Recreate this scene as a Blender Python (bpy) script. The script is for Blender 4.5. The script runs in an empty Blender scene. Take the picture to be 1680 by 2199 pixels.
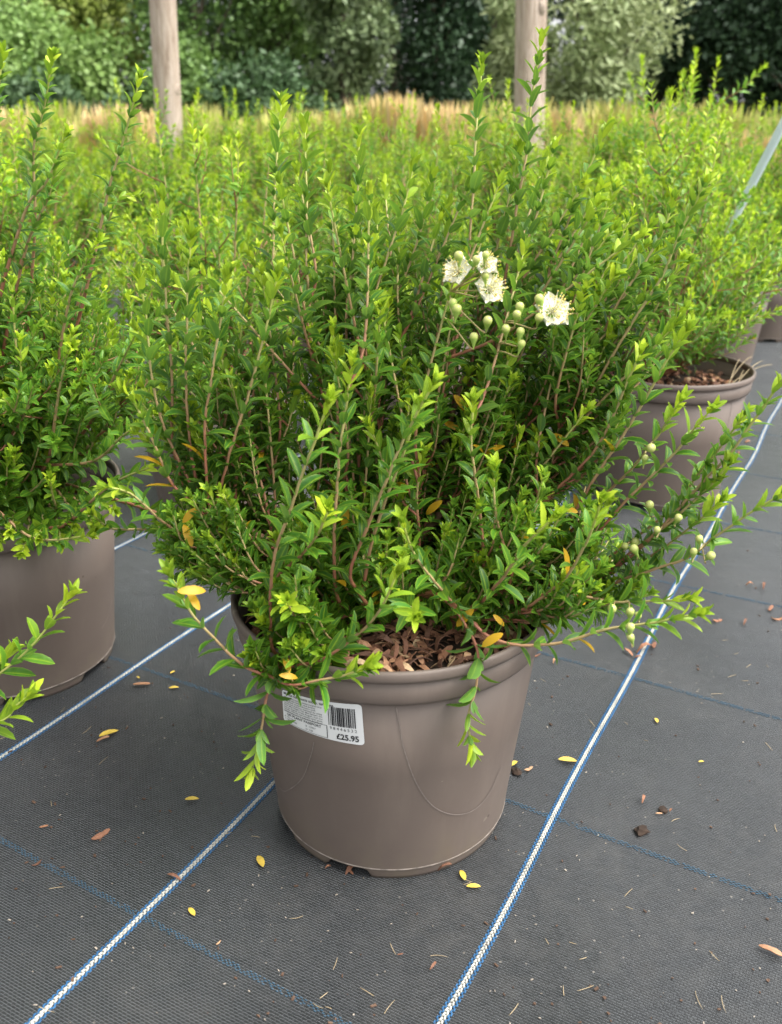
import bpy, bmesh, math, random
import numpy as np
from mathutils import Vector, Matrix
R = math.radians
rng = np.random.default_rng(7)
random.seed(7)
sc = bpy.context.scene
col = sc.collection

# ------------------------------------------------------------------ camera, world, sun, exposure
CAM = np.array([-0.0006, -0.7605, 0.6421]); PITCH = 0.3967; FPX = 1938.5; PW, PH = 1680.0, 2199.0
cam = bpy.data.cameras.new('camera'); camo = bpy.data.objects.new('camera', cam); col.objects.link(camo)
camo.location = CAM; camo.rotation_euler = (math.pi/2 - PITCH, 0, 0)
cam.sensor_fit = 'HORIZONTAL'; cam.sensor_width = 36; cam.lens = 36*FPX/PW
cam.clip_start = 0.02; cam.clip_end = 400
cam.dof.use_dof = True; cam.dof.focus_distance = 0.85; cam.dof.aperture_fstop = 10.5
sc.camera = camo
SUN_EL, SUN_AZ = 58, 105          # azimuth measured from +Y towards +X
w = bpy.data.worlds.new('World'); sc.world = w; w.use_nodes = True
nt = w.node_tree; nt.nodes.clear()
sky = nt.nodes.new('ShaderNodeTexSky'); sky.sky_type = 'NISHITA'; sky.sun_disc = False
sky.sun_elevation = R(SUN_EL); sky.sun_rotation = R(SUN_AZ); sky.dust_density = 4; sky.air_density = 1.0
hs = nt.nodes.new('ShaderNodeHueSaturation'); hs.inputs['Saturation'].default_value = 0.12   # cloud veils the blue
bg = nt.nodes.new('ShaderNodeBackground'); bg.inputs['Strength'].default_value = 0.15
wo = nt.nodes.new('ShaderNodeOutputWorld')
nt.links.new(sky.outputs[0], hs.inputs['Color']); nt.links.new(hs.outputs[0], bg.inputs[0]); nt.links.new(bg.outputs[0], wo.inputs[0])
sl = bpy.data.lights.new('sun', 'SUN'); sl.energy = 1.5; sl.angle = R(35); sl.color = (1, .965, .9)
so = bpy.data.objects.new('sun', sl); col.objects.link(so)
sdir = Vector((math.sin(R(SUN_AZ))*math.cos(R(SUN_EL)), math.cos(R(SUN_AZ))*math.cos(R(SUN_EL)), math.sin(R(SUN_EL))))
so.rotation_euler = sdir.to_track_quat('Z', 'Y').to_euler()
sc.view_settings.view_transform = 'Standard'; sc.view_settings.look = 'None'
sc.view_settings.gamma = 1; sc.view_settings.exposure = 1.42
sc.render.engine = 'CYCLES'
sc.cycles.use_denoising = True; sc.cycles.max_bounces = 8; sc.cycles.transparent_max_bounces = 8

# ------------------------------------------------------------------ helpers
def ray(px, py):
    x = (px-PW/2)/FPX; y = (PH/2-py)/FPX; c, s = math.cos(PITCH), math.sin(PITCH)
    return np.array([x, c+s*y, -s+c*y])
def pt(px, py, Y):                     # pixel of the photo -> point on the upright plane at depth Y
    r = ray(px, py); return CAM + r*((Y-CAM[1])/r[1])
def gp(px, py, z=0.0):                 # pixel -> point on the level plane at height z
    r = ray(px, py); return CAM + r*((z-CAM[2])/r[2])
def proj(P):
    v = np.asarray(P) - CAM; c, s = math.cos(PITCH), math.sin(PITCH)
    y = c*v[..., 1]-s*v[..., 2]; z = s*v[..., 1]+c*v[..., 2]
    return PW/2+FPX*v[..., 0]/y, PH/2-FPX*z/y, y
def tag(o, label=None, cat=None, group=None, kind=None):
    if label: o['label'] = label
    if cat: o['category'] = cat
    if group: o['group'] = group
    if kind: o['kind'] = kind
    return o
def link(name, me, mat=None, parent=None, loc=None):
    o = bpy.data.objects.new(name, me); col.objects.link(o)
    if mat is not None and me is not None and not me.materials: me.materials.append(mat)
    if parent is not None: o.parent = parent
    if loc is not None: o.location = loc
    return o
def empty(name, loc=(0, 0, 0), rz=0):
    o = bpy.data.objects.new(name, None); col.objects.link(o); o.location = loc; o.rotation_euler = (0, 0, rz)
    o.empty_display_size = .05; return o
def np_mesh(name, V, F, attrs=None, smooth=True):     # V (n,3), F (m,k)
    me = bpy.data.meshes.new(name); V = np.asarray(V, np.float32); F = np.asarray(F, np.int32)
    n, (m, k) = len(V), F.shape
    me.vertices.add(n); me.vertices.foreach_set('co', V.ravel())
    me.loops.add(m*k); me.loops.foreach_set('vertex_index', F.ravel())
    me.polygons.add(m); me.polygons.foreach_set('loop_start', np.arange(0, m*k, k, dtype=np.int32))
    me.update(calc_edges=True)
    me.polygons.foreach_set('use_smooth', np.full(m, smooth, bool))
    for a, v in (attrs or {}).items():
        at = me.attributes.new(a, 'FLOAT', 'POINT'); at.data.foreach_set('value', np.asarray(v, np.float32).ravel())
    me.update(); return me
def join_arrays(parts):                # [(V,F,attrs)] -> one
    Vs, Fs, A, off = [], [], {}, 0
    for V, F, a in parts:
        Vs.append(V); Fs.append(np.asarray(F)+off); off += len(V)
        for k, v in a.items(): A.setdefault(k, []).append(np.broadcast_to(v, (len(V),)))
    return np.concatenate(Vs), np.concatenate(Fs), {k: np.concatenate(v) for k, v in A.items()}
def lathe(prof, n=96, closed=False):
    prof = np.array(prof, float); a = np.linspace(0, 2*np.pi, n, endpoint=False); m = len(prof)
    V = np.stack([prof[:, None, 0]*np.cos(a), prof[:, None, 0]*np.sin(a), np.repeat(prof[:, 1:2], n, 1)], -1).reshape(-1, 3)
    i, j = np.meshgrid(np.arange(m if closed else m-1), np.arange(n), indexing='ij'); j2 = (j+1) % n; i2 = (i+1) % m
    F = np.stack([i*n+j, i*n+j2, i2*n+j2, i2*n+j], -1).reshape(-1, 4)
    return V, F
def smooth_path(P, step=.006):         # Catmull-Rom through control points, resampled evenly
    P = np.asarray(P, float)
    if len(P) == 2: P = np.array([P[0], (P[0]+P[1])/2, P[1]])
    Q = np.concatenate([[2*P[0]-P[1]], P, [2*P[-1]-P[-2]]]); out = []
    t = np.linspace(0, 1, 12, endpoint=False)[:, None]
    for i in range(len(P)-1):
        a, b, c, d = Q[i:i+4]
        out.append(.5*((2*b)+(c-a)*t+(2*a-5*b+4*c-d)*t*t+(3*b-a-3*c+d)*t**3))
    out = np.concatenate(out+[P[-1:]]); L = np.concatenate([[0], np.cumsum(np.linalg.norm(np.diff(out, axis=0), axis=1))])
    n = max(4, int(L[-1]/step)+1); s = np.linspace(0, L[-1], n)
    return np.stack([np.interp(s, L, out[:, k]) for k in range(3)], -1)
def frames(P):
    T = np.gradient(P, axis=0); T /= np.linalg.norm(T, axis=1, keepdims=True)+1e-12
    A = np.zeros_like(T); a = np.cross(T[0], [0.31, .9, .2]); a /= np.linalg.norm(a)
    for i in range(len(T)):
        a = a-T[i]*(a@T[i]); a /= np.linalg.norm(a); A[i] = a
    return T, A, np.cross(T, A)
def tube(P, r, n=6, age=None):
    P = np.asarray(P, float); r = np.broadcast_to(r, (len(P),)); T, A, B = frames(P)
    a = np.linspace(0, 2*np.pi, n, endpoint=False)
    V = P[:, None]+r[:, None, None]*(A[:, None]*np.cos(a)[None, :, None]+B[:, None]*np.sin(a)[None, :, None])
    V[-1] = P[-1]+(V[-1]-P[-1])*.3
    m = len(P); i, j = np.meshgrid(np.arange(m-1), np.arange(n), indexing='ij'); j2 = (j+1) % n
    F = np.stack([i*n+j, i*n+j2, (i+1)*n+j2, (i+1)*n+j], -1).reshape(-1, 4)
    ag = np.repeat(np.linspace(0, 1, m) if age is None else age, n)
    return V.reshape(-1, 3), F, {'age': ag}
def box(cx, cy, cz, sx, sy, sz):
    V = np.array([[x, y, z] for x in (-1, 1) for y in (-1, 1) for z in (-1, 1)], float)*np.array([sx, sy, sz])/2+np.array([cx, cy, cz])
    F = np.array([[0, 1, 3, 2], [4, 6, 7, 5], [0, 4, 5, 1], [2, 3, 7, 6], [0, 2, 6, 4], [1, 5, 7, 3]]); return V, F, {}

# ------------------------------------------------------------------ materials
def new_mat(name):
    m = bpy.data.materials.new(name); m.use_nodes = True; n = m.node_tree.nodes; b = n['Principled BSDF']
    return m, m.node_tree, b
def node(nt, typ, **kw):
    n = nt.nodes.new(typ)
    for k, v in kw.items():
        if k in n.inputs: n.inputs[k].default_value = v
        else: setattr(n, k, v)
    return n
def ramp(nt, fac, stops, interp='LINEAR'):
    r = nt.nodes.new('ShaderNodeValToRGB'); r.color_ramp.interpolation = interp; e = r.color_ramp.elements
    while len(e) < len(stops): e.new(.5)
    for i, (p, c) in enumerate(stops): e[i].position = p; e[i].color = (*c, 1)
    if fac is not None: nt.links.new(fac, r.inputs[0])
    return r
def mix(nt, fac, a, b, mode='MIX'):
    m = nt.nodes.new('ShaderNodeMix'); m.data_type = 'RGBA'; m.blend_type = mode
    for s, v in ((m.inputs[0], fac), (m.inputs[6], a), (m.inputs[7], b)):
        if isinstance(v, bpy.types.NodeSocket): nt.links.new(v, s)
        else: s.default_value = v if isinstance(v, (int, float)) else (*v, 1)
    return m.outputs[2]
def attr(nt, name):
    a = nt.nodes.new('ShaderNodeAttribute'); a.attribute_name = name; return a.outputs['Fac']
def math_n(nt, op, a, b=0.0):
    m = nt.nodes.new('ShaderNodeMath'); m.operation = op
    for s, v in ((m.inputs[0], a), (m.inputs[1], b)):
        if isinstance(v, bpy.types.NodeSocket): nt.links.new(v, s)
        else: s.default_value = v
    return m.outputs[0]
def plain(name, c, rough=.6, spec=.4, noise=0.0, nscale=30):
    m, t, b = new_mat(name); b.inputs['Roughness'].default_value = rough; b.inputs['Specular IOR Level'].default_value = spec
    b.inputs['Base Color'].default_value = (*c, 1)
    if noise:
        tc = node(t, 'ShaderNodeTexCoord'); nz = node(t, 'ShaderNodeTexNoise', Scale=nscale, Detail=5.0); t.links.new(tc.outputs['Object'], nz.inputs['Vector'])
        r = ramp(t, nz.outputs[0], [(.3, tuple(x*(1-noise) for x in c)), (.7, tuple(min(1, x*(1+noise)) for x in c))])
        t.links.new(r.outputs[0], b.inputs['Base Color'])
    return m

def leaf_material(name, mature, mid_, young, under, yellow=(.62, .36, .02), trans=.28, rough=.42):
    m, t, b = new_mat(name); age = attr(t, 'age'); rnd = attr(t, 'rnd'); md = attr(t, 'mid')
    base = ramp(t, age, [(0, mature), (.55, mid_), (1, young)]).outputs[0]
    hsv = node(t, 'ShaderNodeHueSaturation'); t.links.new(base, hsv.inputs['Color'])
    tcn = node(t, 'ShaderNodeTexCoord'); nz = node(t, 'ShaderNodeTexNoise', Scale=220.0, Detail=3.0); t.links.new(tcn.outputs['Object'], nz.inputs['Vector'])
    oi = node(t, 'ShaderNodeObjectInfo'); vv = math_n(t, 'ADD', math_n(t, 'MULTIPLY', rnd, .55), math_n(t, 'MULTIPLY', nz.outputs[0], .5))
    t.links.new(math_n(t, 'ADD', vv, math_n(t, 'ADD', math_n(t, 'MULTIPLY', oi.outputs['Random'], .34), .31)), hsv.inputs['Value'])
    t.links.new(math_n(t, 'ADD', math_n(t, 'MULTIPLY', rnd, -.03), .515), hsv.inputs['Hue'])
    rib = math_n(t, 'MULTIPLY', math_n(t, 'POWER', md, 12.0), .55)
    c = mix(t, rib, hsv.outputs[0], tuple(x*1.1 for x in young))
    edge = math_n(t, 'MULTIPLY', math_n(t, 'POWER', math_n(t, 'SUBTRACT', 1.0, md), 9.0), .4)
    c = mix(t, edge, c, young)
    geo = node(t, 'ShaderNodeNewGeometry')
    un = mix(t, math_n(t, 'MULTIPLY', math_n(t, 'SUBTRACT', 1.0, math_n(t, 'MINIMUM', age, 1.0)), .5), c, under)                                       # the leaf's paler lower face
    c = mix(t, geo.outputs['Backfacing'], c, un)
    yel = math_n(t, 'GREATER_THAN', age, 1.5)
    c = mix(t, yel, c, yellow)
    t.links.new(c, b.inputs['Base Color']); b.inputs['Roughness'].default_value = rough; b.inputs['Specular IOR Level'].default_value = .34
    tr = node(t, 'ShaderNodeBsdfTranslucent'); tc = mix(t, .5, c, (.26, .44, .03)); t.links.new(tc, tr.inputs['Color'])
    ms = node(t, 'ShaderNodeMixShader'); ms.inputs[0].default_value = trans
    t.links.new(b.outputs[0], ms.inputs[1]); t.links.new(tr.outputs[0], ms.inputs[2])
    t.links.new(ms.outputs[0], t.nodes['Material Output'].inputs['Surface']); return m
M = {}
M['leaf'] = leaf_material('myrtle_leaf', (.038, .125, .014), (.092, .258, .022), (.50, .66, .040), (.17, .30, .12), trans=.36)
def stem_mat():
    m, t, b = new_mat('stem'); age = attr(t, 'age')
    r = ramp(t, age, [(0, (.14, .065, .035)), (.2, (.30, .125, .06)), (.36, (.36, .135, .085)), (.52, (.42, .25, .13)), (.78, (.45, .37, .16)), (1, (.38, .46, .09))])
    tc = node(t, 'ShaderNodeTexCoord'); nz = node(t, 'ShaderNodeTexNoise', Scale=160.0, Detail=4.0); t.links.new(tc.outputs['Object'], nz.inputs['Vector'])
    c = mix(t, .45, r.outputs[0], ramp(t, nz.outputs[0], [(.3, (.55, .5, .45)), (.7, (1, 1, 1))]).outputs[0], 'MULTIPLY')
    t.links.new(c, b.inputs['Base Color']); b.inputs['Roughness'].default_value = .6; return m
M['stem'] = stem_mat()
def wood_mat():
    m, t, b = new_mat('woody_bark'); tc = node(t, 'ShaderNodeTexCoord'); nz = node(t, 'ShaderNodeTexNoise', Scale=120.0, Detail=6.0)
    t.links.new(tc.outputs['Object'], nz.inputs['Vector'])
    r = ramp(t, nz.outputs[0], [(.3, (.09, .05, .03)), (.7, (.26, .14, .08))]); t.links.new(r.outputs[0], b.inputs['Base Color'])
    bp = node(t, 'ShaderNodeBump', Strength=.6, Distance=.002); t.links.new(nz.outputs[0], bp.inputs['Height']); t.links.new(bp.outputs[0], b.inputs['Normal'])
    b.inputs['Roughness'].default_value = .8; return m
M['wood'] = wood_mat()
def pot_mat():
    m, t, b = new_mat('taupe_plastic'); tc = node(t, 'ShaderNodeTexCoord'); O = tc.outputs['Object']
    n1 = node(t, 'ShaderNodeTexNoise', Scale=9.0, Detail=5.0, Roughness=.6); t.links.new(O, n1.inputs['Vector'])
    c = ramp(t, n1.outputs[0], [(.3, (.132, .102, .085)), (.7, (.152, .120, .101))]).outputs[0]
    v = node(t, 'ShaderNodeTexVoronoi', Scale=55.0); t.links.new(O, v.inputs['Vector'])
    gate = node(t, 'ShaderNodeTexNoise', Scale=14.0, Detail=2.0); t.links.new(O, gate.inputs['Vector'])
    spk = math_n(t, 'MULTIPLY', math_n(t, 'LESS_THAN', v.outputs['Distance'], .1), math_n(t, 'GREATER_THAN', gate.outputs[0], .58))
    c = mix(t, math_n(t, 'MULTIPLY', spk, .75), c, (.05, .035, .028))          # soil specks
    v2 = node(t, 'ShaderNodeTexVoronoi', Scale=38.0); t.links.new(O, v2.inputs['Vector'])
    g2 = node(t, 'ShaderNodeTexNoise', Scale=11.0, Detail=2.0, Distortion=1.0); t.links.new(O, g2.inputs['Vector'])
    sp2 = math_n(t, 'MULTIPLY', math_n(t, 'LESS_THAN', v2.outputs['Distance'], .12), math_n(t, 'GREATER_THAN', g2.outputs[0], .6))
    c = mix(t, math_n(t, 'MULTIPLY', sp2, .35), c, (.32, .28, .23))            # dried water spots
    mpv = node(t, 'ShaderNodeMapping'); mpv.inputs['Scale'].default_value = (26, 26, 3.5); t.links.new(O, mpv.inputs[0])
    n5 = node(t, 'ShaderNodeTexNoise', Scale=1.0, Detail=6.0, Roughness=.65); t.links.new(mpv.outputs[0], n5.inputs['Vector'])
    c = mix(t, math_n(t, 'MULTIPLY', ramp(t, n5.outputs[0], [(.52, (0, 0, 0)), (.72, (1, 1, 1))]).outputs[0], .22), c, (.23, .185, .15))     # dried run marks
    sx = node(t, 'ShaderNodeSeparateXYZ'); t.links.new(O, sx.inputs[0])
    low = node(t, 'ShaderNodeMapRange'); t.links.new(sx.outputs['Z'], low.inputs[0]); low.inputs[1].default_value = .06; low.inputs[2].default_value = .0
    n3 = node(t, 'ShaderNodeTexNoise', Scale=35.0, Detail=6.0, Roughness=.7); t.links.new(O, n3.inputs['Vector'])
    dirt = math_n(t, 'MULTIPLY', low.outputs[0], ramp(t, n3.outputs[0], [(.42, (0, 0, 0)), (.62, (1, 1, 1))]).outputs[0])
    c = mix(t, math_n(t, 'MULTIPLY', dirt, .8), c, (.16, .13, .095))          # splashed soil round the foot
    t.links.new(c, b.inputs['Base Color'])
    t.links.new(math_n(t, 'ADD', math_n(t, 'MULTIPLY', n3.outputs[0], .18), .40), b.inputs['Roughness']); b.inputs['Specular IOR Level'].default_value = .35
    bp = node(t, 'ShaderNodeBump', Strength=.05, Distance=.001); t.links.new(n3.outputs[0], bp.inputs['Height']); t.links.new(bp.outputs[0], b.inputs['Normal'])
    return m
M['pot'] = pot_mat()
M['pot_pale'] = plain('scuffed_plastic', (.20, .165, .145), .55, noise=.3, nscale=80)
M['seam'] = plain('pale_seam', (.26, .22, .19), .6, noise=.45, nscale=120)
M['paper'] = plain('label_paper', (.80, .80, .79), .35, noise=.02, nscale=40)
M['ink'] = plain('black_ink', (.012, .012, .014), .5)
M['soil'] = plain('potting_soil', (.035, .022, .015), .95, noise=.5, nscale=90)
def chip_mat():
    m, t, b = new_mat('bark'); oi = node(t, 'ShaderNodeObjectInfo'); geo = node(t, 'ShaderNodeNewGeometry')
    tc = node(t, 'ShaderNodeTexCoord'); mp = node(t, 'ShaderNodeMapping'); mp.inputs['Scale'].default_value = (60, 500, 200); t.links.new(tc.outputs['Object'], mp.inputs[0])
    nz = node(t, 'ShaderNodeTexNoise', Scale=1.0, Detail=5.0); t.links.new(mp.outputs[0], nz.inputs['Vector'])
    f = math_n(t, 'FRACT', math_n(t, 'ADD', oi.outputs['Random'], geo.outputs['Random Per Island']))
    r = ramp(t, f, [(0, (.10, .05, .032)), (.3, (.21, .095, .055)), (.65, (.33, .155, .085)), (.88, (.44, .24, .13)), (1, (.52, .38, .22))])
    c = mix(t, .6, r.outputs[0], ramp(t, nz.outputs[0], [(.3, (.5, .45, .42)), (.65, (1, 1, 1))]).outputs[0], 'MULTIPLY')
    t.links.new(c, b.inputs['Base Color']); b.inputs['Roughness'].default_value = .75
    bp = node(t, 'ShaderNodeBump', Strength=.4, Distance=.001); t.links.new(nz.outputs[0], bp.inputs['Height']); t.links.new(bp.outputs[0], b.inputs['Normal']); return m
M['chip'] = chip_mat()
M['dry'] = plain('dry_grass', (.42, .33, .2), .7, noise=.3, nscale=60)
M['petal'] = plain('petal', (.80, .79, .66), .5); M['stamen'] = plain('stamen', (.84, .82, .60), .5); M['anther'] = plain('anther', (.62, .52, .12), .6)
def bud_mat():
    m, t, b = new_mat('bud'); tc = node(t, 'ShaderNodeTexCoord'); sx = node(t, 'ShaderNodeSeparateXYZ'); t.links.new(tc.outputs['Object'], sx.inputs[0])
    oi = node(t, 'ShaderNodeObjectInfo'); nz = node(t, 'ShaderNodeTexNoise', Scale=180.0); t.links.new(tc.outputs['Object'], nz.inputs['Vector'])
    top = ramp(t, nz.outputs[0], [(.4, (.42, .50, .11)), (.7, (.52, .50, .20))]).outputs[0]
    mr = node(t, 'ShaderNodeMapRange'); t.links.new(sx.outputs['Z'], mr.inputs[0]); mr.inputs[1].default_value = .0065; mr.inputs[2].default_value = .008
    c = mix(t, mr.outputs[0], (.27, .40, .07), top); t.links.new(c, b.inputs['Base Color']); b.inputs['Roughness'].default_value = .4; return m
M['bud'] = bud_mat(); M['calyx'] = plain('calyx', (.20, .34, .05), .45)

# ------------------------------------------------------------------ ground
TH = 1.0672; DA = np.array([math.cos(TH), math.sin(TH)]); DN = np.array([-math.sin(TH), math.cos(TH)])
def cloth_mat():
    m, t, b = new_mat('woven_ground_cloth'); tc = node(t, 'ShaderNodeTexCoord'); O = tc.outputs['Object']
    mp = node(t, 'ShaderNodeMapping'); mp.inputs['Rotation'].default_value = (0, 0, -TH+math.pi/2); t.links.new(O, mp.inputs[0])
    br = node(t, 'ShaderNodeTexBrick', Scale=1.0); br.inputs['Brick Width'].default_value = .0048; br.inputs['Row Height'].default_value = .0024
    br.inputs['Mortar Size'].default_value = .0005; br.inputs['Mortar Smooth'].default_value = .6
    br.inputs['Color1'].default_value = (.011, .0128, .0140, 1); br.inputs['Color2'].default_value = (.027, .030, .032, 1); br.inputs['Mortar'].default_value = (.005, .0055, .006, 1)
    t.links.new(mp.outputs[0], br.inputs['Vector'])
    n1 = node(t, 'ShaderNodeTexNoise', Scale=3.2, Detail=7.0, Roughness=.62); t.links.new(O, n1.inputs['Vector'])
    n2 = node(t, 'ShaderNodeTexNoise', Scale=45.0, Detail=8.0, Roughness=.7); t.links.new(O, n2.inputs['Vector'])
    dust = math_n(t, 'MULTIPLY', ramp(t, n1.outputs[0], [(.40, (0, 0, 0)), (.72, (1, 1, 1))]).outputs[0], ramp(t, n2.outputs[0], [(.40, (.15, .15, .15)), (.66, (1, 1, 1))]).outputs[0])
    c = mix(t, math_n(t, 'MULTIPLY', dust, .42), br.outputs['Color'], (.085, .079, .070))       # dried silt
    vo = node(t, 'ShaderNodeTexVoronoi', Scale=70.0); t.links.new(O, vo.inputs['Vector'])
    g = node(t, 'ShaderNodeTexNoise', Scale=6.0, Detail=3.0); t.links.new(O, g.inputs['Vector'])
    sp = math_n(t, 'MULTIPLY', math_n(t, 'LESS_THAN', vo.outputs['Distance'], .075), math_n(t, 'GREATER_THAN', g.outputs[0], .5))
    c = mix(t, math_n(t, 'MULTIPLY', sp, .7), c, (.22, .2, .17))
    t.links.new(c, b.inputs['Base Color'])
    t.links.new(math_n(t, 'ADD', math_n(t, 'MULTIPLY', dust, .22), .30), b.inputs['Roughness']); b.inputs['Specular IOR Level'].default_value = .6; b.inputs['Sheen Weight'].default_value = .35; b.inputs['Sheen Roughness'].default_value = .35; b.inputs['Sheen Tint'].default_value = (.9, .95, 1, 1)
    n4 = node(t, 'ShaderNodeTexNoise', Scale=7.0, Detail=3.0); t.links.new(O, n4.inputs['Vector'])
    b0 = node(t, 'ShaderNodeBump', Strength=.25, Distance=.02); t.links.new(n4.outputs[0], b0.inputs['Height'])
    bp = node(t, 'ShaderNodeBump', Strength=.9, Distance=.0012); t.links.new(math_n(t, 'SUBTRACT', 1.0, br.outputs['Fac']), bp.inputs['Height']); t.links.new(b0.outputs[0], bp.inputs['Normal'])
    t.links.new(bp.outputs[0], b.inputs['Normal']); return m
def sheet(name, x0, x1, y0, y1, z, mat):
    V = np.array([[x0, y0, z], [x1, y0, z], [x1, y1, z], [x0, y1, z]]); o = link(name, np_mesh(name, V, [[0, 1, 2, 3]], smooth=False), mat); return tag(o, kind='structure')
M['earth'] = plain('earth', (.07, .065, .035), .95, noise=.5, nscale=2)
sheet('ground', -150, 150, -60, 260, -.006, M['earth'])
cloth = sheet('ground_cloth', -14, 14, -5, 9, 0, cloth_mat())
M['blue'] = plain('blue_thread', (.035, .12, .25), .5, noise=.25, nscale=70); M['white'] = plain('white_thread', (.47, .46, .41), .55, noise=.2, nscale=50)
M['pale_blue'] = plain('faded_blue_thread', (.055, .115, .17), .5, noise=.15, nscale=9)
STV = np.array([[-1, -1, 0], [1, -1, 0], [1, 1, 0], [-1, 1, 0], [-.72, -.6, 1], [.72, -.6, 1], [.72, .6, 1], [-.72, .6, 1]], float)
STF = np.array([[4, 5, 6, 7], [0, 1, 5, 4], [1, 2, 6, 5], [2, 3, 7, 6], [3, 0, 4, 7]])
def stitches(S, Nn, lx, ly, h, dl, dn, slant=0.0):           # S along, Nn across, laid on the cloth
    S = np.asarray(S); Nn = np.broadcast_to(Nn, S.shape); k = len(S)
    u = STV[None, :, 0]*lx/2*(1+rng.normal(0, .07, (k, 1)))+S[:, None]; v = STV[None, :, 1]*ly/2+Nn[:, None]+slant*STV[None, :, 0]*ly/2
    V = np.zeros((k, 8, 3)); V[..., :2] = u[..., None]*dl+v[..., None]*dn; V[..., 2] = STV[None, :, 2]*h+.0006
    return V.reshape(-1, 3), (STF[None]+np.arange(k)[:, None, None]*8).reshape(-1, 4)
def marker_line(off, s0, s1, name='marker_line'):
    wob = lambda s: off+.003*np.sin(s*5+off*9)+.002*np.sin(s*13)
    p = .0048; S = np.arange(s0, s1, p)
    W1 = stitches(S, wob(S)-.0010, p*.86, .0017, .0010, DA, DN, .55); W2 = stitches(S+p/2, wob(S)+.0010, p*.86, .0017, .0010, DA, DN, -.55)
    B = [stitches(S+(p/2 if k % 2 else 0), wob(S)+q, p*.66, .0014, .0007, DA, DN) for k, q in enumerate((-.0043, -.0029, .0029, .0043))]
    wv, wf, _ = join_arrays([(a, f, {}) for a, f in (W1, W2)]); bv, bf, _ = join_arrays([(a, f, {}) for a, f in B])
    root = link(name, np_mesh(name, bv, bf, smooth=False), M['blue'], cloth); tag(root, kind='stuff')
    tag(link('white_thread', np_mesh('white_thread', wv, wf, smooth=False), M['white'], root), kind='stuff')
def cross_line(off, n0, n1):
    p = .0046; S = np.arange(n0, n1, p); wob = off+.006*np.sin(S*4+off*5)
    parts = [stitches(S+(p/2 if k % 2 else 0), wob+q, p*.5, .0009, .0005, DN, DA) for k, q in enumerate((-.0024, -.0008, .0008, .0024))]
    keep = [np.repeat(rng.random(len(S)) > .2, 5) for _ in parts]; v, f, _ = join_arrays([(a, b[k_], {}) for (a, b), k_ in zip(parts, keep)]); tag(link('cross_line', np_mesh('cross_line', v, f, smooth=False), M['pale_blue'], cloth), kind='stuff')
marker_line(-.158, -.85, 3.2); marker_line(.119, -.8, 2.2); marker_line(.413, -.6, 1.6); marker_line(.70, -.4, 1.2); marker_line(-.44, -.2, 3.0)
for o_, a, b_ in ((-.243, -.4, .6), (.052, -.9, .7), (.338, -.9, .7), (.63, -1.0, .5), (.92, -1.1, .2), (1.21, -1.1, .2), (1.5, -1.1, .2)): cross_line(o_, a, b_)

# ------------------------------------------------------------------ pots
ZR = .2472
def cone_r(z): return .1180+(z-.013)*(.1405-.1180)/(.199)
def on_pot(px, py, extra=.0006):
    r = ray(px, py); t = np.linspace(.4, 1.2, 4000)[:, None]; P = CAM+r*t
    i = np.argmax((np.hypot(P[:, 0], P[:, 1]) < cone_r(P[:, 2])) & (P[:, 2] < .213)); P = P[i]
    return math.atan2(P[1], P[0]), P[2]
def pot_point(th, z, extra=.0006): rr = cone_r(z)+extra; return np.array([rr*math.cos(th), rr*math.sin(th), z])
def pot_meshes():
    me = {}
    V, F = lathe([(.1180, .013), (.1240, .07), (.1310, .13), (.1405, .2125), (.1365, .2125), (.118, .06), (.1135, .018), (.055, .017), (.002, .017)], 96)
    me['wall'] = np_mesh('pot_wall', V, F)
    V, F = lathe([(.1395, .2120), (.1446, .2132), (.1462, .2165), (.1478, .2370), (.1440, .2370), (.1415, .2140)], 96, True); me['collar'] = np_mesh('pot_collar', V, F)
    V, F = lathe([(.1470, .2362), (.1500, .2372), (.1509, .2400), (.1506, .2450), (.1492, .2472), (.1468, .2472), (.1452, .2450), (.1440, .2362)], 96, True); me['rim'] = np_mesh('pot_rim', V, F)
    n = 192; V, F = lathe([(.1172, .0135), (.1166, .011), (.1152, .004), (.1142, 0), (.1112, 0), (.1120, .004), (.1130, .011), (.1132, .0135)], n, True)
    a = np.arctan2(V[:, 1], V[:, 0]); up = np.zeros(len(V))
    for c in (-111, -158, 152, 105, 58, 14):
        d = np.abs((a-R(c)+np.pi) % (2*np.pi)-np.pi); up = np.maximum(up, np.clip((.20-d)/.06, 0, 1)**.7)
    V[:, 2] = np.where(V[:, 2] < .0105, V[:, 2]+(.0108-V[:, 2])*up, V[:, 2]); me['foot'] = np_mesh('pot_foot', V, F)
    a = np.linspace(0, 2*np.pi, 160, endpoint=False)
    V, F = lathe([(.1180, .0128), (.1186, .0136), (.1182, .0146)], 160); me['seam'] = np_mesh('pot_seam', V, F)
    for nme in me: me[nme].materials.append(M['seam'] if nme == 'seam' else M['pot'])
    return me
PM = pot_meshes()
def ribbon(P, wd, th_off=0):
    P = np.asarray(P); T = np.gradient(P, axis=0); T /= np.linalg.norm(T, axis=1, keepdims=True)
    Nn = P*np.array([1, 1, 0]); Nn /= np.linalg.norm(Nn, axis=1, keepdims=True); B = np.cross(T, Nn)
    m = len(P); w_ = wd*(1+.35*np.sin(np.arange(m)*1.7))[:, None]; V = np.concatenate([P-B*w_/2, P+B*w_/2]); i = np.arange(m-1)
    return V, np.stack([i, i+1, m+i+1, m+i], -1)
def src6(x, y): return ((400+x/1.6406)*PW/2048, (1400+y/1.6406)*PW/2048)
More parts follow.
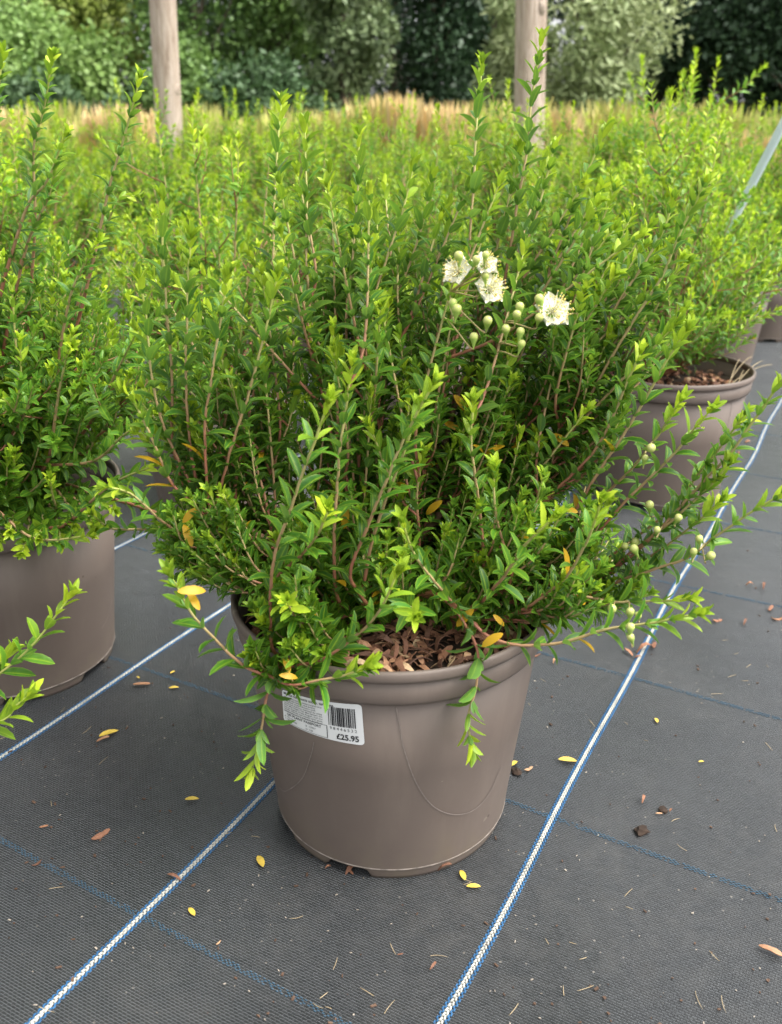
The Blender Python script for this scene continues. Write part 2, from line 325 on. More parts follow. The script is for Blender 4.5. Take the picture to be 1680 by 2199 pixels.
def mould_meshes():
    out = []
    for pts, wd in (([(1046, 740), (1062, 830), (1080, 920), (1130, 1060), (1200, 1160), (1290, 1200), (1380, 1180), (1450, 1100), (1500, 985)], .0009), ([(694, 890), (680, 950), (640, 1050), (575, 1100), (545, 1085)], .0009)):
        tz = np.array([on_pot(*src6(*p)) for p in pts]); tz = smooth_path(np.c_[tz, np.zeros(len(tz))], .004)[:, :2]
        V, F = ribbon([pot_point(a, z, .0005) for a, z in tz], wd); me = np_mesh('mould_line', V, F); me.materials.append(M['pot_pale']); out.append(me)
    return out
MOULD = mould_meshes()
def make_pot(x, y, rz, label, group=None, lines=True):
    p = empty('plant_pot', (x, y, 0), rz); tag(p, label, 'plant pot', group)
    for k in ('wall', 'collar', 'rim', 'foot', 'seam'): link(k, PM[k], None, p)
    if lines:
        for me in MOULD: link('mould_line', me, None, p)
    return p
pot0 = make_pot(0, 0, 0, 'taupe plastic pot with a white price label, holding the shrub with white flowers')
# price label wrapped on the wall
corn = [on_pot(*p) for p in ((611, 1546), (784, 1600), (777, 1507), (607, 1479))]     # bl br tr tl
corn = [(a, min(z, .2105)) for a, z in corn]
def lab(u, v, e):                        # u, v in 0..1 on the label
    (a0, z0), (a1, z1), (a2, z2), (a3, z3) = corn
    a = (a0*(1-u)+a1*u)*(1-v)+(a3*(1-u)+a2*u)*v; z = (z0*(1-u)+z1*u)*(1-v)+(z3*(1-u)+z2*u)*v
    return pot_point(a, z, e)
LW = np.linalg.norm(lab(0, .5, 0)-lab(.5, .5, 0))+np.linalg.norm(lab(1, .5, 0)-lab(.5, .5, 0)); LH = np.linalg.norm(lab(.5, 0, 0)-lab(.5, 1, 0))
nu, nv = 40, 24; rc = .09*LH
V, idx = [], {}
for j in range(nv+1):
    for i in range(nu+1):
        u, v = i/nu, j/nv; x, y = u*LW, v*LH
        cx, cy = min(max(x, rc), LW-rc), min(max(y, rc), LH-rc); d = math.hypot(x-cx, y-cy)
        if d > rc and (cx != x and cy != y): x, y = cx+(x-cx)*rc/d, cy+(y-cy)*rc/d
        idx[i, j] = len(V); V.append(lab(x/LW, y/LH, .0007))
F = [[idx[i, j], idx[i+1, j], idx[i+1, j+1], idx[i, j+1]] for j in range(nv) for i in range(nu)]
plabel = link('price_label', np_mesh('price_label', V, F), M['paper'], pot0); plabel['label'] = 'white printed price label with barcode and £25.95'
def ink_uv(name, UV, F, e=.0011):
    me = np_mesh(name, [lab(u, v, e) for u, v in UV], F, smooth=False); return link(name, me, M['ink'], plabel)
def text(body, u, v, h, width=None, spacing=1.0, bold=0.0):
    cu = bpy.data.curves.new('t', 'FONT'); cu.body = body; cu.size = 1; cu.space_character = spacing; cu.offset = bold; cu.resolution_u = 3
    o = bpy.data.objects.new('t', cu); col.objects.link(o); bpy.context.view_layer.update()
    me = bpy.data.meshes.new_from_object(o.evaluated_get(bpy.context.evaluated_depsgraph_get()))
    bpy.data.objects.remove(o); me.name = 'printed_text'
    n = len(me.vertices); V = np.zeros(n*3); me.vertices.foreach_get('co', V); V = V.reshape(-1, 3)
    sx = h*LH/LW if width is None else width/max(V[:, 0].max(), 1e-6)
    P = np.array([lab(u+x*sx, v+y*h, .0011) for x, y, _ in V]); me.vertices.foreach_set('co', P.ravel().astype(np.float32)); me.update()
    me.materials.clear(); me.materials.append(M['ink']); return link('printed_text', me, None, plabel)
text('Myrtus communis subsp. tarentina', .03, .885, .105, .66, bold=.012)
for k, ln in enumerate(('with dark green leaves. A compact evergreen shrub', 'dark green leaves and pretty', 'perfumed, cream flowers with', 'numerous stamens, followed by white', 'fruits. Max Height 1.5m. Max Spread 1.5m', 'July to August. Fruits August. Full sun', 'fertile. Needs soil mixed with peat', 'substitute and a suitable fertiliser')):
    text(ln, .03, .80-.062*k, .058, .52 if k != 1 and k != 2 else .44, bold=.006)
text('UK PLANT PASSPORT', .07, .262, .10, .46, bold=.012)
text('A  Myrtus', .03, .185, .06, .13); text('B  12967', .33, .165, .07, .13); text('C  GB10000008', .03, .115, .06, .18); text('D  GB', .33, .075, .07, .09)
text('98446532', .63, .30, .105, .30, 1.5); text('£25.95', .70, .075, .20, .245, bold=.025)
def rect(u0, u1, v0, v1, k=1):
    us = np.linspace(u0, u1, k+1); UV = [(u, v) for v in (v0, v1) for u in us]; return np.array(UV), np.array([[i, i+1, k+1+i+1, k+1+i] for i in range(k)])
fr = [rect(.02, .60, .365, .375, 16), rect(.02, .60, .03, .04, 16), rect(.594, .602, .03, .375)]
UV, Fq, _ = join_arrays([(a, b, {}) for a, b in fr]); ink_uv('printed_frame', UV, Fq)
bars, x = [rect(.622, .630, .405, .885)], .645; r_ = random.Random(3)
while x < .925:
    wd = r_.choice((.006, .006, .009, .012, .017)); bars.append(rect(x, x+wd, .405, .885)); x += wd+r_.choice((.005, .006, .009))
UV, Fq, _ = join_arrays([(a, b, {}) for a, b in bars]); ink_uv('barcode', UV, Fq)

# ------------------------------------------------------------------ leaves
def leaf_arrays(P, d, n, L, W, curl, fold, age, rnd, lod=0):
    """P,d,n (k,3): base, direction and upper-face normal of each leaf; returns V (k,m,3), F, attrs"""
    k = len(P); d = d/np.linalg.norm(d, axis=1, keepdims=True); n = n-d*(n*d).sum(1, keepdims=True); n /= np.linalg.norm(n, axis=1, keepdims=True)+1e-9
    b = np.cross(d, n)
    if lod == 0: t = np.array([0, .10, .30, .57, .84, 1]); wv = np.array([.12, .56, .94, 1.0, .64, .05])
    else: t = np.array([0, .5, 1]); wv = np.array([.12, 1, .03])
    m = len(t); L = np.asarray(L)[:, None]; W = np.asarray(W)[:, None]; curl = np.asarray(curl)[:, None]; fold = np.asarray(fold)[:, None]
    c = P[:, None]+d[:, None]*(L*(t-.22*curl*t**3))[..., None]-n[:, None]*(L*curl*.55*t**2.2)[..., None]
    side = b[:, None]*(W*wv/2)[..., None]; lift = n[:, None]*(W*wv*fold)[..., None]
    V = np.stack([c-side+lift, c, c+side+lift], 2).reshape(k, m*3, 3)
    F = []
    for i in range(m-1):
        a = i*3; F += [[a, a+1, a+4, a+3], [a+1, a+2, a+5, a+4]]
    md = np.tile(np.array([0, 1, 0.]), m); md = np.broadcast_to(md, (k, m*3))
    return V, np.array(F), {'mid': md, 'age': np.broadcast_to(np.asarray(age)[:, None], (k, m*3)), 'rnd': np.broadcast_to(np.asarray(rnd)[:, None], (k, m*3))}
class Leaves:
    def __init__(s): s.r = []
    def add(s, P, d, n, L, W, curl, fold, age, rnd): s.r.append((*P, *d, *n, L, W, curl, fold, age, rnd))
    def arr(s): return np.array(s.r)
def cover(lv, P, g, ls=1.0, gap=.0104, start=.1, a0=58, tipage=1.0, tiplen=.05, jit=1.0, dens=1.0, axil=.3, wr=1.0, agex=.12):
    """decussate leaf pairs along the path P"""
    S = np.concatenate([[0], np.cumsum(np.linalg.norm(np.diff(P, axis=0), axis=1))]); Lt = S[-1]; T, A, B = frames(P)
    s = start*Lt; k = 0; phase = g.uniform(0, 6.28)
    while s < Lt:
        q = np.array([np.interp(s, S, P[:, c]) for c in range(3)]); i = min(int(np.searchsorted(S, s)), len(P)-1)
        rem = Lt-s; tip = math.exp(-rem/tiplen); u = s/Lt
        for h in (0, 1):
            if g.random() > dens: continue
            ph = phase+k*math.pi/2+h*math.pi+g.normal(0, .22)*jit
            rad = A[i]*math.cos(ph)+B[i]*math.sin(ph)
            al = R((a0*(1-tip)+24*tip)+g.normal(0, 12)*jit)
            d = T[i]*math.cos(al)+rad*math.sin(al); n = T[i]*math.sin(al)-rad*math.cos(al)
            d = d+np.array([0, 0, .10]); n = n+np.array([0, 0, .35])+g.normal(0, .22, 3)
            L = ls*(.0228*(1-.42*tip))*g.uniform(.66, 1.2)*(.8+.2*min(1, u*3)); W = L*g.uniform(.31, .40)*wr
            lv.add(q+rad*.0006, d, n, L, W, g.uniform(.15, .62)*(1-.5*tip), g.uniform(.14, .34), min(1, tipage*tip*1.05+agex*u*g.uniform(.3, 1.3)), g.random())
            if axil and g.random() < axil and u > .1:
                for z in (-1, 1):
                    d2 = T[i]*.8+rad*.5+np.cross(T[i], rad)*z*.45; lv.add(q+rad*.0015, d2, T[i]-rad*.4, ls*g.uniform(.005, .010), ls*.003, .2, .25, .35+.3*g.random(), g.random())
        s += gap*ls*(1-.45*tip)*g.uniform(.85, 1.15); k += 1
    for k in range(7):                                    # the closed bud of new leaves at the tip
        ph = phase+k*1.26; rad = A[-1]*math.cos(ph)+B[-1]*math.sin(ph); al = R(g.uniform(6, 38))
        lv.add(P[-1], T[-1]*math.cos(al)+rad*math.sin(al), T[-1]*math.sin(al)-rad*math.cos(al), ls*g.uniform(.009, .0150), ls*.0044, .2, .3, tipage*g.uniform(.75, 1.0), g.random())
def leaf_mesh(name, rec, lod=0):
    V, F, a = leaf_arrays(rec[:, 0:3], rec[:, 3:6], rec[:, 6:9], rec[:, 9], rec[:, 10], rec[:, 11], rec[:, 12], rec[:, 13], rec[:, 14], lod)
    k, m = V.shape[:2]; Fa = (F[None]+np.arange(k)[:, None, None]*m).reshape(-1, 4)
    me = np_mesh(name, V.reshape(-1, 3), Fa, {q: v.ravel() for q, v in a.items()}); me.materials.append(M['leaf']); return me
def stem_obj(P, r0, r1, parent, name='stem', age=None, mat=None, n=6, origin=(0, 0, 0)):
    V, F, a = tube(P-np.asarray(origin), np.linspace(r0, r1, len(P)), n, age); return link(name, np_mesh(name, V, F, a), mat or M['stem'], parent)
def place_leaves(shrub, lv, origin, nsep, g):
    """the nsep leaves that show largest become parts of their own; the rest one mass"""
    rec = lv.arr(); x, y, dep = proj(rec[:, :3]); ok = (x > 20) & (x < PW-20) & (y > 20) & (y < PH-20)
    size = np.where(ok, rec[:, 9]/dep, 0); pick = np.argsort(-size)[:nsep]; rest = np.ones(len(rec), bool); rest[pick] = False
    o = np.asarray(origin)
    for i in pick:
        r = rec[i:i+1].copy(); r[:, :3] = 0; me = leaf_mesh('leaf', r); link('leaf', me, None, shrub, rec[i, :3]-o)
    r = rec[rest]; r[:, :3] -= o; f = link('foliage', leaf_mesh('foliage', r), None, shrub); tag(f, kind='stuff'); return len(rec)
def bez(a, b, c, d, n=30):
    t = np.linspace(0, 1, n)[:, None]; return (1-t)**3*a+3*(1-t)**2*t*b+3*(1-t)*t*t*c+t**3*d

# ------------------------------------------------------------------ the flowering shrub in the labelled pot
shrub0 = empty('myrtle_shrub', (0, 0, .215)); O0 = (0, 0, .215)
tag(shrub0, 'large bushy evergreen shrub with white flowers and pale buds in the labelled pot', 'shrub')
CROWN = np.array([0, .0, .222])
SH = [  # (depth at base, depth at tip, photo pixels from base to tip)
 (.04, .10, [(1050, 800), (1080, 640), (1105, 480), (1130, 320), (1140, 210), (1158, 92)]),
 (.02, .08, [(955, 850), (985, 700), (1008, 510), (1018, 330), (1024, 240), (1035, 138)]),
 (-.02, .05, [(508, 1023), (540, 867), (561, 760), (584, 580), (590, 430), (598, 300), (605, 222)]),
 (.0, .06, [(700, 880), (676, 761), (663, 627), (658, 500), (656, 390), (655, 275)]),
 (.05, .11, [(760, 860), (742, 700), (757, 560), (770, 420), (773, 290)]),
 (.03, .06, [(720, 900), (758, 760), (800, 640), (835, 530), (868, 430), (885, 352)]),
 (.06, .10, [(720, 860), (722, 700), (718, 540), (712, 375)]),
 (.06, .10, [(790, 830), (840, 670), (885, 560), (915, 460), (930, 378)]),
 (.02, .05, [(1050, 830), (1100, 720), (1150, 640), (1205, 520), (1250, 400), (1298, 280)]),
 (.0, -.02, [(1150, 1010), (1210, 950), (1270, 850), (1320, 760), (1368, 680), (1420, 600), (1480, 470), (1517, 400)]),
 (.02, .03, [(1180, 900), (1280, 740), (1330, 645), (1372, 585), (1420, 505), (1443, 440)]),
 (-.04, -.06, [(1215, 1135), (1270, 1040), (1330, 950), (1380, 870), (1430, 780), (1474, 712)]),
 (-.03, -.05, [(1187, 1060), (1247, 1000), (1282, 959), (1310, 909), (1342, 832), (1372, 762)]),
 (.03, .06, [(1060, 780), (1095, 640), (1130, 520), (1160, 420), (1186, 318)]),
 (.05, .09, [(1010, 800), (1040, 640), (1075, 500), (1100, 400), (1112, 330)]),
 (.03, .04, [(1100, 820), (1170, 700), (1235, 600), (1270, 520), (1297, 470)]),
 (.02, .02, [(1140, 880), (1210, 760), (1265, 690), (1287, 640)]),
 (-.05, -.09, [(1240, 1200), (1320, 1100), (1390, 1030), (1450, 970), (1490, 920), (1522, 882)]),
 (-.02, -.06, [(1210, 1160), (1290, 1070), (1360, 1000), (1415, 930), (1458, 862)]),
 (-.03, -.10, [(1230, 1290), (1290, 1240), (1350, 1190), (1420, 1130), (1490, 1050), (1560, 980), (1640, 870), (1690, 795)]),
 (-.02, -.07, [(1240, 1250), (1330, 1180), (1427, 1106), (1478, 1047), (1502, 1013), (1551, 952), (1597, 892)]),
 (-.04, -.09, [(1270, 1260), (1350, 1200), (1408, 1147), (1454, 1110), (1515, 1057), (1563, 1003)]),
 (-.04, -.08, [(1280, 1290), (1370, 1215), (1442, 1164), (1490, 1125), (1544, 1079)]),
 (-.04, -.12, [(1180, 1300), (1260, 1280), (1330, 1250), (1400, 1226), (1480, 1198), (1540, 1150), (1610, 1105), (1690, 1060)]),
 (-.12, -.19, [(1000, 1320), (1050, 1368), (1110, 1386), (1200, 1386), (1300, 1356), (1400, 1340), (1490, 1322)]),
 (-.06, -.12, [(1100, 1290), (1200, 1275), (1320, 1292), (1400, 1292), (1478, 1290)]),
 (-.09, -.15, [(1100, 1320), (1148, 1295), (1203, 1251), (1237, 1210), (1271, 1148), (1293, 1082)]),
 (-.10, -.17, [(1030, 1300), (1066, 1258), (1104, 1210), (1135, 1166), (1193, 1110)]),
 (-.10, -.13, [(770, 1270), (752, 1230), (793, 1124), (837, 1015), (882, 909), (928, 826)]),
 (-.09, -.11, [(780, 1260), (800, 1160), (845, 1030), (875, 950), (893, 880)]),
 (-.13, -.15, [(582, 1372), (581, 1261), (595, 1176), (619, 1107), (649, 1015), (683, 916), (697, 872)]),
 (-.08, -.08, [(720, 1260), (716, 1193), (718, 1107), (725, 988), (738, 890), (752, 785)]),
 (-.07, -.08, [(1040, 1260), (1039, 1190), (1034, 1100), (1022, 1015), (1015, 930), (1022, 868)]),
 (-.09, -.10, [(1095, 1210), (1077, 1155), (1062, 1080), (1062, 1008)]),
 (-.14, -.17, [(632, 1432), (701, 1412), (769, 1360), (813, 1312), (850, 1234)]),
 (-.10, -.15, [(1012, 1330), (967, 1289), (923, 1237), (889, 1186), (866, 1124)]),
 (-.11, -.16, [(608, 1226), (650, 1190), (680, 1150), (702, 1098)]),
 (-.145, -.165, [(610, 1462), (557, 1446), (527, 1431), (487, 1400), (440, 1354), (403, 1310), (370, 1243)]),
 (-.150, -.175, [(590, 1456), (613, 1468), (640, 1472), (679, 1463), (738, 1452), (784, 1436)]),
 (-.140, -.160, [(600, 1450), (583, 1462), (574, 1490), (567, 1535), (560, 1590), (548, 1648)]),
 (-.125, -.150, [(1000, 1345), (1017, 1377), (1026, 1421), (1019, 1487), (1004, 1543), (1012, 1592)]),
 (-.05, -.10, [(430, 1160), (385, 1146), (343, 1117), (313, 1088), (278, 1057), (236, 1046)]),
 (-.04, -.04, [(420, 1060), (352, 927), (320, 803), (306, 662), (292, 600)]),
 (-.03, -.02, [(400, 1060), (373, 952), (368, 810), (350, 598), (345, 510), (345, 430)]),
 (-.04, -.03, [(425, 1050), (409, 934), (405, 793), (409, 616), (416, 512)]),
 (-.05, -.05, [(445, 1060), (440, 927), (455, 817), (476, 690), (489, 592)]),
 (-.04, -.05, [(470, 1060), (494, 962), (532, 839), (568, 690), (588, 592)]),
 (-.05, -.06, [(400, 1070), (370, 1040), (345, 987), (320, 927), (288, 863), (268, 842)]),
 (.0, .0, [(520, 1040), (571, 1030), (603, 962), (628, 892), (638, 830)]),
 (.0, .03, [(460, 1000), (490, 880), (508, 792), (525, 686)]),
 (.04, .06, [(1080, 980), (1176, 899), (1188, 832), (1205, 760), (1218, 706)]),
 (.0, .0, [(1130, 1090), (1187, 987), (1204, 909), (1225, 832), (1247, 770)]),
 (.0, .0, [(940, 900), (960, 804), (966, 735), (988, 648), (1003, 605)]),
 (-.03, -.04, [(900, 1150), (895, 1070), (900, 1020), (907, 982)]),
 (-.12, -.19, [(870, 1300), (888, 1310), (893, 1326)]),
 (-.13, -.17, [(640, 1330), (625, 1310), (615, 1289)]),
 (.03, .06, [(880, 880), (860, 740), (850, 620), (852, 500)]),
 (.05, .08, [(930, 850), (940, 700), (955, 560), (960, 450)]),
 (.03, .05, [(600, 940), (628, 800), (630, 690), (628, 600)]),
 (.02, .04, [(820, 960), (815, 850), (822, 740), (830, 650)]),
 (.0, .0, [(780, 1050), (770, 950), (790, 850), (800, 770)]),
 (.02, .03, [(1290, 900), (1330, 800), (1370, 720), (1400, 650)]),
]
lv0 = Leaves(); g0 = np.random.default_rng(11); nodes0 = []; paths0 = []
def connect(base, tang, g, dist):
    out = base-CROWN; s = CROWN+np.array([out[0]*.12+g.normal(0, .008), out[1]*.12+g.normal(0, .008), 0])
    return bez(s, s+np.array([out[0]*.25, out[1]*.25, max(.02, dist*.22)]), base-tang*dist*.35, base, max(10, int(dist/.008)))
for (y0, y1, px) in SH:
    k = len(px); P = smooth_path([pt(*p, y0+(y1-y0)*i/(k-1)) for i, p in enumerate(px)])
    P = P+np.cumsum(g0.normal(0, .00022, P.shape), 0)
    t0 = P[3]-P[0]; t0 /= np.linalg.norm(t0); dist = np.linalg.norm(P[0]-CROWN)
    Lp = len(P)*.006
    if dist > .03:
        C = connect(P[0], t0, g0, dist); full = np.concatenate([C[:-1], P]); nC = len(C)-1
    else: full, nC = P, 0
    fr_ = np.linspace(0, 1, len(full)); ag = np.clip(np.where(np.arange(len(full)) < nC, .25*np.arange(len(full))/max(nC, 1), .25+.75*(np.arange(len(full))-nC)/max(1, len(full)-nC-1)), 0, 1)
    ag = ag**g0.uniform(.8, 1.25)
    V, F, a = tube(full-np.array(O0), np.interp(fr_, [0, .35, 1], [.0024, .0015, .0009]), 6, ag); link('stem', np_mesh('stem', V, F, a), M['stem'], shrub0)
    cover(lv0, P, g0, wr=.82 if y1 < -.095 else 1.0, ls=(1.5 if px[-1][1] > px[0][1]+100 else 1.32 if px[0][1] > 1330 else 1.16) if y1 < -.095 else (1.12 if y1 < .0 else 1.06), gap=.0088 if px[-1][1] > px[0][1]+100 else .0104, a0=68 if px[-1][1] > px[0][1]+100 else 58, start=.03); paths0.append((full, nC))
    if nC > 6: cover(lv0, C[len(C)//4:], g0, ls=.92, gap=.0105, start=0, a0=66, tipage=.1, dens=.75)
    for q in range(4, len(full)-3, 1): nodes0.append(full[q])
# thick old wood low in the bush
for px, y0, y1, r0 in (([(790, 1300), (700, 1262), (610, 1200), (540, 1150), (480, 1105)], -.03, -.05, .0062), ([(830, 1290), (880, 1180), (940, 1105), (1010, 1050), (1070, 1010)], .0, .02, .0066),
                       ([(850, 1300), (960, 1290), (1060, 1250), (1180, 1230)], -.03, -.04, .0055), ([(840, 1280), (800, 1180), (760, 1060), (740, 900)], .03, .06, .005), ([(850, 1280), (900, 1120), (950, 960), (980, 820)], .02, .04, .005)):
    P = smooth_path([pt(*p, y0+(y1-y0)*i/(len(px)-1)) for i, p in enumerate(px)]); P[0, 2] = .20; P = P+np.cumsum(g0.normal(0, .0007, P.shape), 0)
    stem_obj(P, r0, r0*.45, shrub0, 'branch', None, M['wood'], 8, O0)
    for q in range(6, len(P), 2): nodes0.append(P[q])
nodes0 = np.array(nodes0)
# short leafy side shoots filling the bush; each grows from the nearest older stem
FILL = [((430, 1165), (95, 95), (-.09, .04), 62, .95), ((690, 1405), (80, 22), (-.165, -.13), 4, 1.1), ((588, 1452), (42, 40), (-.17, -.14), 4, 1.3), ((610, 1330), (65, 60), (-.15, -.08), 16, 1.2), ((740, 1170), (160, 110), (-.08, .10), 66, 1.05), ((1150, 1170), (200, 110), (-.10, .10), 70, 1.05),
        ((1290, 1270), (120, 45), (-.12, .02), 24, 1.1), ((850, 900), (290, 190), (-.01, .17), 96, 1.0), ((1190, 830), (170, 180), (-.03, .15), 60, 1.0), ((480, 900), (120, 140), (-.05, .10), 30, .9),
        ((870, 660), (260, 130), (.04, .16), 40, .9), ((950, 1260), (160, 50), (-.10, .02), 26, 1.1), ((400, 1200), (50, 60), (-.08, -.02), 10, .9), ((980, 1000), (200, 120), (-.02, .12), 54, 1.0)]
TOPX = [280, 345, 420, 490, 600, 660, 780, 900, 1030, 1160, 1300, 1450, 1520]; TOPY = [640, 470, 540, 610, 330, 330, 340, 370, 330, 330, 340, 480, 470]
upn = []
for _ in range(150):                    # thin upright shoots through the whole dome
    x = g0.uniform(290, 1480); y = g0.uniform(np.interp(x, TOPX, TOPY)+25, np.interp(x, [1250, 1400], [1010, 740])); tipP = pt(x, y, g0.uniform(-.06, .16)*(1-.3*abs(x-850)/600))
    out = tipP-CROWN; dr = np.array([out[0]*.9+g0.normal(0, .04), out[1]*.9+g0.normal(0, .04), .30]); dr /= np.linalg.norm(dr); Lu = g0.uniform(.09, .17); back = tipP-dr*Lu
    c_ = ((nodes0-back)**2).sum(1); b0 = nodes0[np.argmin(c_)]; P = smooth_path([b0, b0*.45+(tipP-dr*Lu*.5)*.55, tipP], .006)
    V, F, a = tube(P-np.array(O0), np.linspace(.0014, .0008, len(P)), 5, np.linspace(.25, 1, len(P))); link('shoot', np_mesh('shoot', V, F, a), M['stem'], shrub0); cover(lv0, P, g0, ls=1.0, start=.08, tipage=1.0, tiplen=.04); upn.append(P[3:-3])
for (cx, cy), (rx, ry), (ya, yb), n_, ls in FILL:
    for _ in range(int(n_*1.45)):
        ang, rr = g0.uniform(0, 6.283), math.sqrt(g0.random()); tipP = pt(cx+rx*rr*math.cos(ang), cy+ry*rr*math.sin(ang), g0.uniform(ya, yb))
        if tipP[2] < .25 and math.hypot(tipP[0], tipP[1]) < .15: tipP[2] = .25+.02*g0.random()
        out = tipP-CROWN; back = tipP-out/np.linalg.norm(out)*g0.uniform(.03, .09)-np.array([0, 0, .02])
        j = np.argmin(((nodes0-back)**2).sum(1)); b0 = nodes0[j]
        if np.linalg.norm(b0-tipP) < .015: continue
        mid_ = (b0+tipP)/2+np.array([out[0]*.05, out[1]*.05, -.004])
        P = smooth_path([b0, mid_, tipP+np.array([0, 0, g0.uniform(.0, .02)])], .005)
        V, F, a = tube(P-np.array(O0), np.linspace(.0012, .0006, len(P)), 5, np.linspace(.2, .95, len(P))); link('twig', np_mesh('twig', V, F, a), M['stem'], shrub0)
        cover(lv0, P, g0, ls=ls*.86, wr=.85, start=.12, a0=62, tipage=g0.uniform(.55, 1.0), tiplen=.032, gap=.0092)
nodes0 = np.concatenate([nodes0]+upn); nx_, ny_, nd_ = proj(nodes0)
def anchor(px, py, off=.006, snap=1e9):
    j = np.argmin((nx_-px)**2+(ny_-py)**2+(np.maximum(nd_-.66, 0)*90)**2); q = math.hypot(nx_[j]-px, ny_[j]-py)
    if q > snap: px, py = nx_[j]+(px-nx_[j])*snap/q, ny_[j]+(py-ny_[j])*snap/q
    return pt(px, py, nodes0[j][1]-off), nodes0[j]
# yellowing leaves
for (px, py, Y, s) in ((683, 1318, -.155, 1.2), (686, 1268, -.10, 1.1), (1018, 1308, -.14, 1.6), (1082, 1356, -.13, 1.2), (425, 1090, -.06, 1.1), (400, 1212, -.075, 1.4), (350, 1232, -.08, 1.5), (487, 1128, -.06, .9), (975, 848, .0, 1.4), (1018, 822, .0, 1.6),
                       (745, 1088, -.05, 1.3), (735, 1115, -.04, 1.2), (950, 1075, .0, 1.2), (990, 925, .0, 1.1), (1242, 1100, -.03, 1), (1222, 958, -.02, 1.1), (600, 1450, -.15, .9), (622, 1445, -.15, .9), (1015, 1190, -.05, 1), (1180, 1290, -.05, .9), (478, 1225, -.05, .8), (1060, 1320, -.12, .8), (450, 1290, -.07, 1)):
    p, _ = anchor(px, py, .024, 18); v = CAM-p; v /= np.linalg.norm(v); d = np.array([g0.normal(), g0.normal()*.3, g0.normal()*.7-.2]); d -= v*(d@v)
    lv0.add(p, d, v+np.array([0, 0, .5]), min(1.25, s)*.018, min(1.25, s)*.0058, .5, .1, 2.0, .5)
q_ = lv0.arr(); qx, qy, _d = proj(q_[:, :3])
for i in np.nonzero((qy > 950) & (qy < 1400) & (q_[:, 9] > .012) & (q_[:, 13] < .5))[0]:
    if g0.random() < .009: t_ = list(lv0.r[i]); t_[13] = 2.0; lv0.r[i] = tuple(t_)
print('main leaves', place_leaves(shrub0, lv0, O0, 300, g0))

# flowers and buds
def petal_mesh():
    g = np.random.default_rng(5); n, m = 6, 7; V, F = [], []
    for i in range(n):
        t = i/(n-1)
        for j in range(m):
            s = j/(m-1)*2-1; w_ = .0064*math.sin(math.pi*min(1, .08+.86*t)**.8)+.0004; V.append((.0015+.0095*t-.002*s*s*t, s*w_, .0022*t*t+.0016*s*s*t+g.normal(0, .0001)))
    for i in range(n-1):
        for j in range(m-1): a = i*m+j; F.append([a, a+m, a+m+1, a+1])
    me = np_mesh('petal', V, F); me.materials.append(M['petal']); return me
PET = petal_mesh()
def stamen_mesh():
    g = np.random.default_rng(6); parts = []
    for i in range(70):
        a = g.uniform(0, 6.283); el = g.uniform(.35, 1.45); L = g.uniform(.008, .0120); d = np.array([math.cos(a)*math.cos(el), math.sin(a)*math.cos(el), math.sin(el)])
        P = np.array([d*L*t+np.array([0, 0, .0012*math.sin(t*3)]) for t in np.linspace(0, 1, 5)]); V, F, _ = tube(P, .00018, 4); parts.append((V, F, {}))
    V, F, _ = join_arrays(parts); me = np_mesh('stamens', V, F); me.materials.append(M['stamen'])
    parts = []; g = np.random.default_rng(6)
    for i in range(70):
        a = g.uniform(0, 6.283); el = g.uniform(.35, 1.45); L = g.uniform(.008, .0120); d = np.array([math.cos(a)*math.cos(el), math.sin(a)*math.cos(el), math.sin(el)])*L
        parts.append(box(*d, .0006, .0006, .0006))
    V, F, _ = join_arrays(parts); ma = np_mesh('anthers', V, F); ma.materials.append(M['anther']); return me, ma
STA, ANT = stamen_mesh()
V, F = lathe([(.0006, -.007), (.0012, -.0055), (.0026, -.001), (.0030, .0008), (.0024, .0012), (.0004, .0010)], 14); CAL = np_mesh('calyx', V, F); CAL.materials.append(M['calyx'])
def orient(o, up): o.rotation_mode = 'QUATERNION'; o.rotation_quaternion = Vector(up).to_track_quat('Z', 'Y')
def stalk(a, b, parent):
    P = bez(a, a*.7+b*.3+np.array([0, 0, .004]), b-np.array([0, 0, .006]), b, 8); V, F, at = tube(P-np.array(O0), .0006, 5, np.full(8, .75)); link('stalk', np_mesh('stalk', V, F, at), M['stem'], parent)
for (px, py, Y, dx, dz, s) in ((986, 586, -.045, -.5, .5, 1.2), (1046, 622, -.05, .5, .3, 1.3), (1040, 572, -.035, .3, .7, 1.05), (1183, 672, -.06, .35, .4, 1.45)):
    p = pt(px, py, -.072); nj = nodes0[np.argmin(((nodes0-p)**2).sum(1))]; v = CAM-p; v /= np.linalg.norm(v); up = v*.65+np.array([dx, 0, dz])
    f = link('flower', CAL, None, shrub0, p-np.array(O0)); orient(f, up); f.scale = (s,)*3; f['label'] = 'open white flower with a brush of stamens'
    for k in range(5): q = link('petal', PET, None, f); q.rotation_euler = (0, -.1, k*2*math.pi/5+.3)
    link('stamens', STA, None, f); link('anthers', ANT, None, f)
    stalk(nj, p-up/np.linalg.norm(up)*.0075*s, shrub0)
V, F = lathe([(.0004, -.0035), (.0009, -.001), (.0021, .003), (.0036, .0062), (.0041, .0085), (.0038, .0105), (.0024, .0122), (.0003, .0127)], 14); BUD = np_mesh('bud', V, F); BUD.materials.append(M['bud'])
